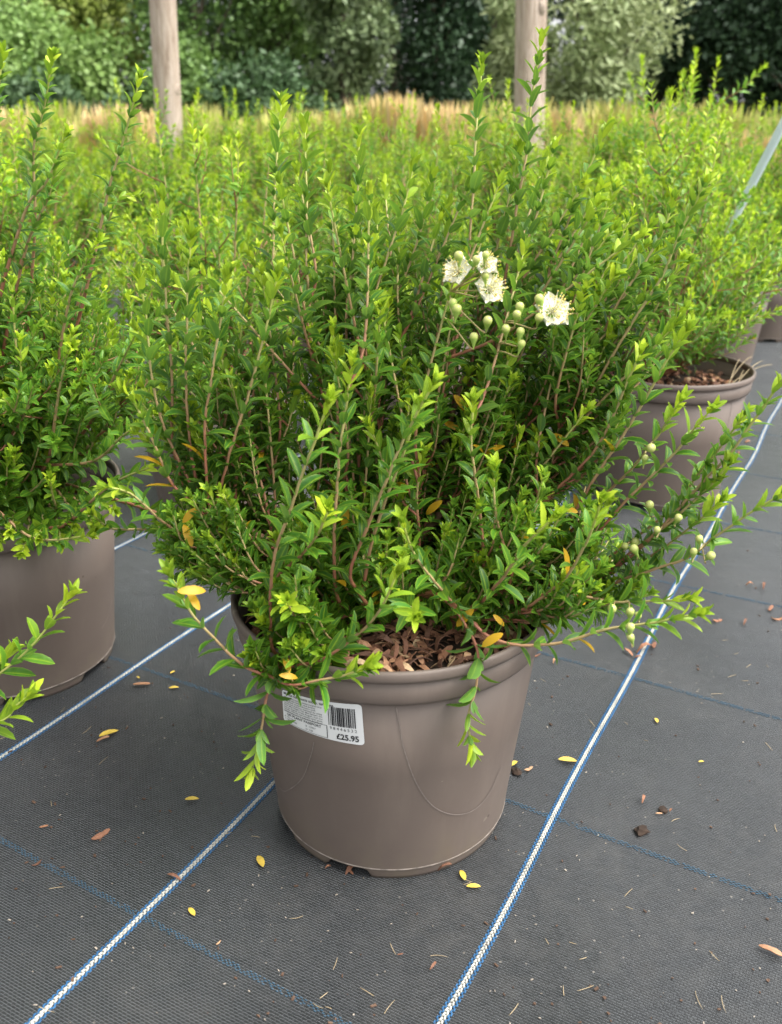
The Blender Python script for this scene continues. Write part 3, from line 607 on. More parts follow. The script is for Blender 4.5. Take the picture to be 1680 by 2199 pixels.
for (px, py, Y) in ((1023, 551, -.05), (1042, 540, -.03), (987, 546, -.03), (1118, 655, -.06), (1108, 668, -.05), (1046, 684, -.06), (1088, 700, -.06), (1116, 709, -.065), (1116, 733, -.065), (1156, 673, -.07), (1018, 720, -.05), (1044, 586, -.055), (979, 662, -.04), (974, 646, -.03), (1165, 640, -.04),
                    (1387, 944, -.08), (1385, 978, -.085), (1398, 1081, -.10), (1453, 1104, -.11), (1413, 1128, -.11), (1342, 1159, -.11), (1357, 1158, -.10), (1372, 1175, -.115), (1506, 1151, -.12), (1490, 1180, -.11), (1319, 1301, -.17), (1354, 1313, -.165), (1375, 1311, -.17), (1355, 1344, -.18), (1362, 1362, -.17), (1520, 1182, -.12)):
    p, nj = anchor(px, py, .024) if py > 900 else (pt(px, py, -.078), None); nj = nodes0[np.argmin(((nodes0-p)**2).sum(1))] if nj is None else nj; s = g0.uniform(.66, .90); o = link('bud', BUD, None, shrub0, p-np.array(O0)-np.array([0, 0, .008])); o.scale = (s,)*3; o.rotation_euler = (g0.normal(0, .3)+.15, g0.normal(0, .3), 0)
    stalk(nj, p-np.array([0, 0, .010]), shrub0)

# ------------------------------------------------------------------ bark mulch in the labelled pot
def chip_mesh(L, W, T, bend, g):
    n = 7; V = []
    for i in range(n):
        t = i/(n-1)-.5; w_ = W*(1-.75*abs(2*t)**3)*(1+g.normal(0, .08)); tw = g.normal(0, .12)
        for s in (-1, 1):
            for z in (0, 1): V.append((L*t, s*w_/2, bend*(1-(2*t)**2)*L*.3+z*T+s*w_*tw*.4))
    F = []
    for i in range(n-1):
        a, b = i*4, i*4+4; F += [[a+1, b+1, b+3, a+3], [a, a+2, b+2, b], [a, b, b+1, a+1], [a+2, a+3, b+3, b+2]]
    F += [[0, 1, 3, 2], [4*n-4, 4*n-2, 4*n-1, 4*n-3]]
    return np.array(V), np.array(F)
gc = np.random.default_rng(21); CH = []
for k in range(9):
    V, F = chip_mesh(gc.uniform(.014, .030), gc.uniform(.004, .010), gc.uniform(.0006, .0013), gc.uniform(-.6, 1.5), gc); me = np_mesh('bark_chip', V, F, smooth=False); me.materials.append(M['chip']); CH.append(me)
def soil_disc(name, parent, z, rr=.143):
    n = 40; V, F = lathe([(.001, z+.004), (.05, z+.004), (.1, z+.002), (rr-.004, z), (rr, z-.01)], n); V[:, 2] += gc.normal(0, .0012, len(V)); return link(name, np_mesh(name, V, F[:, ::-1]), M['soil'], parent)
mulch = empty('bark_mulch', (0, 0, .21)); tag(mulch, 'curled red-brown bark chips covering the soil under the flowering shrub', 'mulch')
soil_disc('soil', mulch, .016, .1395)
for i in range(300):
    a = gc.uniform(0, 6.283) if i < 120 else gc.uniform(-2.7, -.4); r_ = .136*math.sqrt(gc.random()) if i < 120 else gc.uniform(.05, .136)
    o = link('bark_chip', CH[i % 9], None, mulch, (r_*math.cos(a), r_*math.sin(a), .0175+gc.uniform(0, .010)+.004*(1-r_/.136)))
    o.rotation_euler = (gc.normal(0, .45), gc.normal(0, .4), gc.uniform(0, 6.283)); s = gc.uniform(.6, 1.05); o.scale = (s, s, s)

parts = []
for i in range(700):
    V, F = chip_mesh(gc.uniform(.008, .018), gc.uniform(.003, .006), .0008, gc.uniform(-.3, 1), gc); a = gc.uniform(0, 6.283); r_ = .136*math.sqrt(gc.random())
    Mx = np.array(Matrix.Rotation(gc.uniform(0, 6.28), 3, 'Z') @ Matrix.Rotation(gc.normal(0, .5), 3, 'X') @ Matrix.Rotation(gc.normal(0, .4), 3, 'Y')); parts.append((V@Mx.T+np.array([r_*math.cos(a), r_*math.sin(a), .018+gc.uniform(0, .006)]), F, {}))
V, F, _ = join_arrays(parts); tag(link('fine_bark', np_mesh('fine_bark', V, F, smooth=False), M['chip'], mulch), kind='stuff')

# ------------------------------------------------------------------ generic shrubs
def grow(seed, n_main, spread=.30, height=.42, lod=0, side=5, lean=(0, 0), ls=1.0, yellow=6, nbig=0, gap=.0098, floor=.235):
    """shoots from a crown at the origin (soil level); returns leaves, list of stems"""
    g = np.random.default_rng(seed); lv = Leaves(); stems = []
    for i in range(n_main):
        az = g.uniform(0, 6.283); u = math.sqrt(g.random()); ro = spread*u*g.uniform(.75, 1.1); hz = height*(1.02-.62*u**1.6)*g.uniform(.72, 1.08)
        if i < nbig: hz = height*g.uniform(1.15, 1.4); ro *= .6
        tipP = np.array([ro*math.cos(az)+lean[0]*hz, ro*math.sin(az)+lean[1]*hz, max(hz, .03)])
        s = np.array([math.cos(az)*.02*g.random(), math.sin(az)*.02*g.random(), -.005])
        P = bez(s, s+np.array([tipP[0]*.35, tipP[1]*.35, hz*.18]), np.array([tipP[0]*.85, tipP[1]*.85, hz*.5]), tipP, 40); P = P+np.cumsum(g.normal(0, .0007, P.shape), 0)
        P = smooth_path(P[::4], .006 if lod == 0 else .012); stems.append((P, .0028, .0009)); cover(lv, P, g, ls=ls, start=.28, tiplen=.06, gap=gap, axil=.25 if lod == 0 else 0, dens=.95)
        for k in range(side):
            q = P[int(len(P)*g.uniform(.25, .85))]; o = np.array([g.normal(0, .6)+math.cos(az)*.5, g.normal(0, .6)+math.sin(az)*.5, g.uniform(.5, 1.3)]); o /= np.linalg.norm(o)
            Ls = g.uniform(.05, .13); e = q+o*Ls
            if e[2] < .02: continue
            Q = smooth_path([q, q+o*Ls*.5+np.array([o[0]*.012, o[1]*.012, -.004]), e], .006 if lod == 0 else .014); stems.append((Q, .0013, .0007)); cover(lv, Q, g, ls=ls*.95, start=.1, tipage=g.uniform(.5, 1), tiplen=.035, gap=gap, axil=0)
    for k in range(yellow):
        i = g.integers(len(lv.r)); r = list(lv.r[i]); r[13] = 2.0; lv.r[i] = tuple(r)
    return lv, stems
def tubes_mesh(name, stems, n=5, off=(0, 0, 0)):
    parts = [tube(P-np.array(off), np.linspace(a, b, len(P)), n, np.linspace(.05, 1, len(P))) for P, a, b in stems]; V, F, A = join_arrays(parts)
    me = np_mesh(name, V, F, A); me.materials.append(M['stem']); return me

# ---- tall shrub in the pot beside the labelled one
LP = np.array([-.49, .275, 0]); LO = LP+np.array([0, 0, .222])
potL = make_pot(LP[0], LP[1], 2.4, 'taupe pot with a foot notch under the tall shrub without flowers')
tag(soil_disc('potting_soil', None, .222, .1395), 'dark soil in the pot under the tall shrub without flowers', 'soil').location = (LP[0], LP[1], 0)
shrubL = empty('myrtle_shrub', LO); tag(shrubL, 'tall upright evergreen shrub without flowers in the pot beside the labelled one', 'shrub')
lvL, stL = grow(31, 66, spread=.27, height=.39, side=7, yellow=16)
for r in range(len(lvL.r)): t = list(lvL.r[r]); t[0] += LO[0]; t[1] += LO[1]; t[2] += LO[2]; lvL.r[r] = tuple(t)
gl = np.random.default_rng(33)
for (y0, y1, px) in [(.25, .22, [(60, 700), (100, 500), (150, 370), (85, 290), (112, 122)][:1]+[(75, 480), (72, 320), (95, 230), (112, 124)]), (.22, .2, [(160, 720), (200, 560), (235, 400), (265, 300), (300, 170)]), (.2, .18, [(20, 560), (60, 440), (100, 390), (140, 290)]), (.2, .2, [(-40, 500), (-15, 300), (5, 115)]),
                     (.18, .16, [(40, 1000), (45, 900), (35, 760), (25, 612)]), (.15, .12, [(110, 960), (125, 850), (145, 760), (155, 745)]), (.22, .2, [(30, 640), (60, 520), (105, 420), (125, 330)]), (.2, .14, [(200, 900), (260, 780), (300, 700)]), (.18, .10, [(90, 1000), (200, 990), (265, 935), (330, 890)]), (.12, .06, [(150, 1120), (240, 1040), (330, 1000)]),
                     (.12, .08, [(330, 1135), (290, 1137), (240, 1135), (215, 1120), (200, 1105)]), (.15, .12, [(120, 1090), (112, 1060), (108, 1030)]), (.2, .17, [(120, 800), (150, 640), (185, 560), (208, 520)]), (.25, .24, [(150, 700), (215, 520), (255, 430), (290, 420)]), (.12, .08, [(10, 1110), (60, 1150), (110, 1160), (190, 1150)]),
                     (.2, .10, [(100, 1070), (122, 1120), (132, 1168)]), (.2, .095, [(60, 1070), (62, 1130), (48, 1186)]), (.21, .12, [(150, 1060), (182, 1095), (205, 1135)]), (.2, .10, [(20, 1070), (8, 1130), (-8, 1172)]), (.2, .10, [(80, 1065), (92, 1110), (84, 1152)]), (.22, .15, [(175, 1050), (212, 1072), (246, 1096)]), (.2, .10, [(40, 1060), (30, 1100), (22, 1140)]), (.21, .12, [(120, 1050), (150, 1090), (160, 1128)])]:
    P = smooth_path([pt(*p, y0+(y1-y0)*i/(len(px)-1)) for i, p in enumerate(px)]); t0 = P[3]-P[0]; t0 /= np.linalg.norm(t0); dist = np.linalg.norm(P[0]-LO)
    C = bez(LO, LO+np.array([0, 0, dist*.2]), P[0]-t0*dist*.35, P[0], 16); full = np.concatenate([C[:-1], P]); stL.append((full-LO, .0026, .0009)); cover(lvL, P, gl, start=.02); cover(lvL, C[4:], gl, gap=.008, start=0, tipage=.1, dens=.7)
for P, a, b in stL: V, F, at = tube(P, np.linspace(a, b, len(P)), 5, np.linspace(.05, 1, len(P))); link('stem', np_mesh('stem', V, F, at), M['stem'], shrubL)
place_leaves(shrubL, lvL, LO, 300, gl)

# ---- prototypes copied for the rows behind
PROTO = []
for k, (sd, nm, sp, hh, ln, nb) in enumerate(((41, 44, .30, .40, (0, 0), 3), (42, 40, .28, .43, (.05, .05), 2), (43, 46, .31, .38, (-.05, .03), 4), (44, 40, .27, .42, (0, -.05), 2), (45, 42, .29, .41, (.05, 0), 3))):
    lv, st = grow(sd, nm, sp, hh, 1, 5, ln, ls=1.2, yellow=16, nbig=nb, gap=.0115); rc_ = lv.arr(); y_ = rc_[:, 13] < 1.5; rc_[y_, 13] = np.minimum(1, rc_[y_, 13]*1.0+.04+.30*np.clip(rc_[y_, 2]/.4, 0, 1)); PROTO.append((tubes_mesh('stems', st, 4), leaf_mesh('foliage', rc_, 1)))  # leaf tone lightened, most at the top: light and shade put into colour
def put_shrub(x, y, rz, k, label, group=None, z=.222, s=1.0):
    e = empty('myrtle_shrub', (x, y, z), rz); tag(e, label, 'shrub', group); e.scale = (s,)*3
    link('stems', PROTO[k][0], None, e); tag(link('foliage', PROTO[k][1], None, e), kind='stuff'); return e
# right-hand pot with bare bark and dry grass
RP = (.515, .885); potR = make_pot(RP[0], RP[1], .6, 'taupe pot with bare bark and dry grass stalks over its rim, behind the flowering shrub')
mul2 = empty('bark_mulch', (RP[0], RP[1], .2)); tag(mul2, 'reddish bark mulch showing bare in the pot with dry grass stalks', 'mulch'); soil_disc('soil', mul2, .004, .1375)
parts = []
for i in range(420):
    V, F = chip_mesh(gc.uniform(.008, .02), gc.uniform(.004, .009), .0015, gc.uniform(-.2, .8), gc); a = gc.uniform(0, 6.283); r_ = .134*math.sqrt(gc.random())
    Mx = np.array(Matrix.Rotation(gc.uniform(0, 6.28), 3, 'Z') @ Matrix.Rotation(gc.normal(0, .5), 3, 'X') @ Matrix.Rotation(gc.normal(0, .4), 3, 'Y')); parts.append((V@Mx.T+np.array([r_*math.cos(a), r_*math.sin(a), .008+gc.uniform(0, .008)]), F, {}))
V, F, _ = join_arrays(parts); tag(link('bark_chips', np_mesh('bark_chips', V, F, smooth=False), M['chip'], mul2), kind='stuff')
dg = empty('dry_grass', (RP[0]+.10, RP[1]-.03, .21)); tag(dg, 'pale dry grass stalks leaning over the rim of the bare bark pot', 'dry grass')
for (x, z) in ((1616, 765), (1660, 783), (1590, 770), (1640, 775), (1600, 795)):
    b0 = np.array([RP[0]+.095+gc.normal(0, .01), RP[1]-.04+gc.normal(0, .01), .212]); t_ = pt(x, z, RP[1]+.02); P = bez(b0, b0+(t_-b0)*.3+np.array([0, 0, .015]), b0+(t_-b0)*.7+np.array([0, 0, .015]), t_, 14); V, F, at = tube(P-np.array(dg.location), np.linspace(.0012, .0004, 14), 4); link('stalk', np_mesh('stalk', V, F, at), M['dry'], dg)
put_shrub(RP[0]-.035, RP[1]+.05, .4, 1, 'spreading shrub rising from the pot with bare bark and dry grass', None, .215)
# shrub just outside the frame whose shoots reach in over the cloth
NP = np.array([-.79, -.16, 0]); make_pot(NP[0], NP[1], 1.0, 'taupe pot standing across the cloth from the price label'); sN = put_shrub(NP[0], NP[1], 2.0, 3, 'shrub whose two low bright shoots reach over the cloth in front of the pots', None, .222, .8)
lvN = Leaves(); gn = np.random.default_rng(51)
for y0, y1, px in ((-.12, -.10, [(-330, 1600), (-150, 1540), (0, 1445), (70, 1385), (118, 1325), (150, 1282)]), (-.13, -.12, [(-330, 1620), (-150, 1600), (0, 1550), (35, 1515), (58, 1495)]), (-.11, -.10, [(-200, 1560), (-60, 1490), (5, 1420), (20, 1402)])):
    P = smooth_path([NP+np.array([0, 0, .222])]+[pt(*p, y0+(y1-y0)*i/(len(px)-1)) for i, p in enumerate(px)]); o = np.array(sN.location); V, F, at = tube((P-o), np.linspace(.0025, .0008, len(P)), 6, np.linspace(.3, 1, len(P)))
    st = link('shoot', np_mesh('shoot', V, F, at), M['stem']); st.parent = sN; st.matrix_parent_inverse = (Matrix.Translation(o) @ sN.rotation_euler.to_matrix().to_4x4() @ Matrix.Scale(.8, 4)).inverted(); st.matrix_basis = Matrix.Translation(o)
    cover(lvN, P, gn, ls=1.3, start=.25, gap=.0105, a0=48, tipage=1, tiplen=.08, axil=.1)
rec = lvN.arr(); inv = (Matrix.Translation(o) @ sN.rotation_euler.to_matrix().to_4x4() @ Matrix.Scale(.8, 4)).inverted()
for i in range(len(rec)):
    r = rec[i:i+1].copy(); r[:, :3] = 0; lf = link('leaf', leaf_mesh('leaf', r), None, sN, rec[i, :3]); lf.matrix_parent_inverse = inv
# rows of potted shrubs behind
gb = np.random.default_rng(61); u = np.array([.255, .462]); SEEN = [(0, 0), RP, (LP[0], LP[1])]
spots = [(-.31, .80), (.04, .93)]
spots += [(.66, 1.47), (.97, 1.95), (1.27, 2.35)]
for k in range(1, 10): spots.append((1.27+.245*k, 2.35+.455*k))
for j in range(1, 14):
    b0 = np.array([-.49, .275])*j
    for k in range(-14, 16): spots.append(tuple(b0+u*k))
nb = 0; placed = [np.array(s) for s in SEEN]
for i, s in enumerate(spots):
    p = np.array(s)+gb.normal(0, .02, 2) if i > 4 else np.array(s)
    if p[1] < .7 or p[1] > 6.3: continue
    x, y, d = proj(np.array([p[0], p[1], .5]))
    if x < -.9*FPX/d or x > PW+.6*FPX/d: continue
    if min(np.hypot(*(p-q)) for q in placed) < .40: continue
    placed.append(p); nb += 1
    own = {0: 'standing between the tall shrub and the flowering shrub', 1: 'standing directly behind the flowering shrub', 2: 'standing right behind the pot with bare bark'}.get(i)
    if p[1] < 2.4: make_pot(p[0], p[1], gb.uniform(0, 6), 'taupe plant pot '+(own or 'half hidden under the massed green shrubs'), 'pots in the rows behind', lines=False)
    put_shrub(p[0], p[1], gb.uniform(0, 6.28), int(gb.integers(5)), ('bright green potted shrub '+own) if own else 'one of the massed bright green shrubs in the rows behind', 'shrubs massed in the rows behind', .222, gb.uniform(.84, 1.10)+.05*max(0, p[1]-1))
put_shrub(*pt(1478, 300, 2.55)[:2], 1.0, 2, 'tall loose shrub with long shoots standing against the dark hedge', None, .222, 1.5)
print('rows', nb)

# ------------------------------------------------------------------ things on the cloth
def flat_leaf(px, py, s, ang, label, group='fallen yellow leaves on the cloth', c=.25):
    p = gp(px, py); d = np.array([[math.cos(ang), math.sin(ang), .03]]); V, F, a = leaf_arrays(np.zeros((1, 3)), d, np.array([[0, 0, 1.]]), [.019*s], [.0068*s], [c], [.12], [2.0], [.5]); V = V[0]; V[:, 2] -= V[:, 2].min()
    o = link('fallen_leaf', np_mesh('fallen_leaf', V, F, {q: v.ravel() for q, v in a.items()}), M['fallen']); o.location = (p[0], p[1], .0016); return tag(o, label, 'fallen leaf', group)
M['fallen'] = plain('fallen_yellow_leaf', (.62, .44, .07), .5, noise=.2, nscale=150)
shared = 'small yellow fallen leaf lying on the black woven cloth'
for px, py, s, a, lb in ((214, 1588, 1.3, .7, 'large yellow fallen leaf beside a shrivelled brown leaf'), (398, 1722, .8, .2, shared), (566, 1868, 1.0, 2.0, shared), (419, 1972, .7, 2.2, shared), (1199, 1637, 1.15, 0, 'yellow fallen leaf lying between the labelled pot and a blue-white line'), (1092, 1652, .9, .8, 'yellow fallen leaf close against the labelled pot'), (1412, 1556, .6, 1.5, shared),
                         (999, 1896, .8, 1.8, 'one of two yellow fallen leaves in front of the labelled pot'), (1002, 1909, .75, .1, 'one of two yellow fallen leaves in front of the labelled pot'), (363, 1482, .7, .3, shared), (366, 1450, .5, 1, shared), (398, 1118, .8, .4, shared), (1500, 1640, .4, .3, shared), (300, 1460, .4, 2.3, shared)): flat_leaf(px, py, s, a, lb)
def ground_chip(px, py, s, ang, k, label, grp='bark pieces on the cloth'):
    p = gp(px, py); o = link('bark_piece', CH[k % 9], None, None, (p[0], p[1], .003)); o.rotation_euler = (gc.normal(0, .15), gc.normal(0, .15), ang); o.scale = (s,)*3; return tag(o, label, 'bark', grp)
sh2 = 'small red-brown bark piece lying on the black woven cloth'
for i, (px, py, s, a, lb) in enumerate(((217, 1797, .75, .8, 'long orange-brown bark splinter on the cloth near the blue cross line'), (375, 1890, .5, -.3, 'bark sliver lying across the blue-white line'), (95, 1780, .5, .4, sh2), (80, 1858, .45, 1, sh2), (955, 1868, .7, .3, 'tan bark piece touching the foot of the labelled pot'), (1380, 1724, .5, 1.2, sh2), (1415, 1752, .3, 0, sh2), (1655, 2048, .8, -.5, 'reddish twisted bark sprig near the edge of the cloth'),
        (1606, 952, 1.1, .4, 'orange bark lump beside the blue-white line by the bare bark pot'), (1588, 975, .7, 1.4, sh2), (760, 1868, .7, .7, sh2), (752, 1875, .6, 2.2, sh2), (1150, 1410, .6, .2, sh2), (1190, 1425, .5, 1.2, sh2), (1385, 1400, .9, .4, sh2), (1405, 1390, .8, 1.2, sh2), (1350, 1405, .7, 2.0, sh2), (1370, 1415, .6, .2, sh2), (1540, 1335, .7, .4, sh2), (1600, 1340, .6, 1, sh2), (1655, 1310, 1.0, .9, sh2), (1670, 1330, .9, .2, sh2), (1610, 1260, .6, .1, sh2), (1640, 1265, .7, 1.1, sh2), (305, 1474, .9, .2, sh2), (222, 1592, .6, .5, sh2),
        (1440, 1745, .35, .8, sh2), (1135, 1655, .5, .7, sh2), (930, 2080, .35, 1, sh2), (860, 2055, .3, .2, sh2), (470, 2030, .25, 1, sh2), (705, 1868, .3, .5, sh2))): ground_chip(px, py, s, a, i, lb)
for px, py, s, lb in ((1378, 1788, .008, 'crumb of black soil on the open cloth by the blue cross line'), (1110, 1660, .006, 'crumb of dark soil beside the labelled pot'), (1425, 1742, .005, 'crumb of dark soil beside small tan grit')):
    bm = bmesh.new(); bmesh.ops.create_icosphere(bm, subdivisions=2, radius=s)
    for v in bm.verts: v.co *= random.uniform(.65, 1.2); v.co.z *= .5
    me = bpy.data.meshes.new('soil_crumb'); bm.to_mesh(me); bm.free(); p = gp(px, py); tag(link('soil_crumb', me, M['soil'], None, (p[0], p[1], s*.35)), lb, 'soil crumb', 'soil crumbs on the cloth')
def scatter(name, n, sizes, mat, label_stuff):
    parts = []
    for i in range(n):
        p = gp(gc.uniform(-100, 1780), 2300-1150*gc.random()**.9); s = gc.uniform(*sizes)
        if p[0]**2+p[1]**2 < .0135 : continue
        V, F, _ = box(0, 0, 0, s*gc.uniform(.7, 2.2), s*gc.uniform(.5, 1), s*.5); V = V*(1+gc.normal(0, .22, V.shape)); a = gc.uniform(0, 6.28); c_, s_ = math.cos(a), math.sin(a)
        V = np.stack([V[:, 0]*c_-V[:, 1]*s_+p[0], V[:, 0]*s_+V[:, 1]*c_+p[1], V[:, 2]+s*.25+.0008], -1); parts.append((V, F, {}))
    V, F, _ = join_arrays(parts); o = link(name, np_mesh(name, V, F, smooth=False), mat); tag(o, label_stuff, 'grit', None, 'stuff')
M['grit'] = plain('pale_grit', (.33, .29, .24), .8, noise=.4, nscale=20); M['crumb'] = plain('dark_crumbs', (.10, .06, .04), .9, noise=.5, nscale=20)
scatter('pale_grit', 300, (.0005, .0014), M['grit'], 'pale grit scattered thinly over the black woven cloth')
scatter('dark_crumbs', 300, (.0008, .0024), M['crumb'], 'dark bark crumbs scattered thinly over the black woven cloth')
fib = []
for i in range(60):
    p = gp(gc.uniform(0, 1680), 2250-900*gc.random()); a = gc.uniform(0, 6.28); L = gc.uniform(.005, .016); d = np.array([math.cos(a), math.sin(a), 0]); q = np.array([-d[1], d[0], 0])*gc.normal(0, .25)
    if p[0]**2+p[1]**2 < .0135: continue
    P = np.array([p+d*L*t+q*L*t*t for t in np.linspace(0, 1, 5)]); P[:, 2] = .0014; fib.append(tube(P, .00028, 4)[:2]+({},))
V, F, _ = join_arrays(fib); tag(link('dry_fibres', np_mesh('dry_fibres', V, F), M['dry']), 'thin dry fibres scattered over the black woven cloth', 'fibres', None, 'stuff')

# ------------------------------------------------------------------ posts, pole, golden grasses, trees behind
def post_mat():
    m, t, b = new_mat('weathered_wood'); tc = node(t, 'ShaderNodeTexCoord'); mp = node(t, 'ShaderNodeMapping'); mp.inputs['Scale'].default_value = (14, 14, 1.2); t.links.new(tc.outputs['Object'], mp.inputs[0])
    n1 = node(t, 'ShaderNodeTexNoise', Scale=2.6, Detail=9.0, Roughness=.75, Distortion=.9); t.links.new(mp.outputs[0], n1.inputs['Vector'])
    c = ramp(t, n1.outputs[0], [(.28, (.15, .095, .065)), (.46, (.40, .31, .24)), (.68, (.62, .52, .44))]); t.links.new(c.outputs[0], b.inputs['Base Color']); b.inputs['Roughness'].default_value = .9
    bp = node(t, 'ShaderNodeBump', Strength=.7, Distance=.02); t.links.new(n1.outputs[0], bp.inputs['Height']); t.links.new(bp.outputs[0], b.inputs['Normal']); return m
M['post'] = post_mat()
def wood_post(x_top, x_bot, y_bot, Y, r0, r1, label, seed):
    g = np.random.default_rng(seed); b = pt(x_bot, y_bot, Y); t_ = pt(x_top, 0, Y); d = (t_-b)/(t_[2]-b[2]); base = b-d*b[2]; n = 26; zs = np.linspace(0, 3.2, n); kn = 20
    e = empty('wooden_post', base); tag(e, label, 'post', 'weathered posts behind the rows'); a = np.linspace(0, 2*np.pi, kn, endpoint=False); V = []
    lob = 1+.06*np.sin(2*a+g.uniform(0, 6))+.05*np.sin(3*a+g.uniform(0, 6))+g.normal(0, .02, kn)
    for z in zs:
        r = r0+(r1-r0)*z/3.2; r *= 1+.04*math.sin(z*2.7+seed); V.append(np.stack([d[0]*z+r*lob*np.cos(a+.12*z), d[1]*z+r*lob*np.sin(a+.12*z), np.full(kn, z)], -1))
    V = np.concatenate(V+[np.array([[d[0]*3.2, d[1]*3.2, 3.24]])]); i, j = np.meshgrid(np.arange(n-1), np.arange(kn), indexing='ij'); j2 = (j+1) % kn
    F = np.stack([i*kn+j, i*kn+j2, (i+1)*kn+j2, (i+1)*kn+j], -1).reshape(-1, 4); Fc = np.array([[(n-1)*kn+q, (n-1)*kn+(q+1) % kn, len(V)-1, len(V)-1] for q in range(kn)])
    me = bpy.data.meshes.new('trunk'); me.from_pydata(V.tolist(), [], F.tolist()+[list(f[:3]) for f in Fc]); me.update()
    for p in me.polygons: p.use_smooth = True
    link('shaft', me, M['post'], e)
    for q in range(5):                                   # old knots
        z = g.uniform(.5, 3); th = g.uniform(-2.6, -.5); r = (r0+(r1-r0)*z/3.2)*.97; Vk, Fk = lathe([(.002, .012), (.012, .010), (.022, .004), (.030, -.006)], 10)
        me = np_mesh('knot', Vk*np.array([1, 1, 1]), Fk); o = link('knot', me, M['post'], e, (d[0]*z+r*math.cos(th), d[1]*z+r*math.sin(th), z)); orient(o, (math.cos(th), math.sin(th), 0)); o.scale = (1, 1.6, 1)
wood_post(350, 362, 240, 5.6, .088, .082, 'leaning weathered wooden post in front of the pale green bushes', 1); wood_post(1140, 1135, 270, 5.0, .092, .078, 'pale weathered wooden post in front of the silvery green bush', 2)
M['steel'] = plain('pale_painted_steel', (.52, .62, .62), .35, noise=.08, nscale=12)
pa, pb = pt(1600, 425, 1.62), pt(1690, 252, 1.58); dd = (pb-pa)/(pb[2]-pa[2]); foot = pa-dd*pa[2]; head = foot+dd*1.5
pole = empty('leaning_pole', foot); tag(pole, 'pale blue-grey metal pole leaning beyond the shrubs by the dark hedge', 'pole'); V, F, a = tube(np.array([foot, (foot+head)/2, head])-foot, .0105, 12); link('tube', np_mesh('tube', V, F, a), M['steel'], pole)
V, F = lathe([(.0095, -.004), (.013, -.004), (.013, .03), (.0095, .03)], 12, True); o = link('ferrule', np_mesh('ferrule', V, F), M['pot_pale'], pole); orient(o, dd)

def blade_clump(x, y, h, n, spread, mat, label, seed, cat='grass clump', group='golden grasses behind the rows'):
    g = np.random.default_rng(seed); e = empty('golden_grass', (x, y, 0)); tag(e, label, cat, group); parts = []
    for i in range(n):
        a, r = g.uniform(0, 6.283), spread*math.sqrt(g.random()); b = np.array([r*math.cos(a)*.5, r*math.sin(a)*.5, 0]); hh = h*g.uniform(.72, 1.05); t_ = np.array([r*math.cos(a)+g.normal(0, .05), r*math.sin(a)+g.normal(0, .05), hh]); P = bez(b, b+np.array([0, 0, hh*.4]), t_*.9, t_, 6)
        w_ = g.uniform(.004, .010); sdir_ = np.array([math.cos(a+1.2), math.sin(a+1.2), 0])*w_; prof = np.array([.6, .9, 1, .9, 1.3, .1])[:, None]; V = np.concatenate([P-sdir_*prof, P+sdir_*prof]); k = np.arange(5); parts.append((V, np.stack([k, k+1, k+7, k+6], -1), {'age': np.concatenate([np.linspace(0, 1, 6)]*2), 'rnd': np.full(12, g.random())}))
    V, F, A = join_arrays(parts); tag(link('blades', np_mesh('blades', V, F, A), mat, e), kind='stuff'); return e
def grass_mat():
    m, t, b = new_mat('golden_blades'); r = ramp(t, attr(t, 'age'), [(0, (.12, .22, .03)), (.6, (.30, .42, .06)), (1, (.55, .52, .15))]); c = mix(t, attr(t, 'rnd'), r.outputs[0], (.52, .42, .16)); c = mix(t, .55, c, r.outputs[0])
    t.links.new(c, b.inputs['Base Color']); b.inputs['Roughness'].default_value = .8; return m
M['gold'] = grass_mat(); M['straw'] = plain('straw', (.66, .50, .24), .8, noise=.3, nscale=4); gg = np.random.default_rng(71)
for i, (px, Y, h) in enumerate(((225, 6.5, .80), (255, 6.7, .84), (290, 6.5, .78), (330, 6.9, .8), (40, 6.6, .8), (690, 6.8, .76), (745, 6.9, .78), (800, 6.6, .86), (850, 6.5, .90), (880, 6.6, .87), (945, 6.5, .80), (975, 6.6, .84), (1000, 6.8, .78), (1170, 6.6, .78), (1205, 6.5, .80), (1235, 6.7, .76), (1330, 6.7, .82), (1390, 6.6, .78), (1570, 5.6, .66), (1620, 5.2, .62), (1665, 5.4, .64))):
    blade_clump(pt(px, 287, Y)[0], Y, h, 260, .20, M['straw'], 'tall pale straw-coloured seeding grass clump rising behind the green rows', 740+i, group='straw grass clumps behind the rows')
for i in range(46):
    px = -60+1800*(i+.5)/46+gg.normal(0, 15); Y = gg.uniform(6.6, 8.0); x = pt(px, 287, Y)[0]; blade_clump(x, Y, gg.uniform(.68, .88), 220, .22, M['gold'], 'straw-yellow grassy clump in front of the tree line', 700+i)

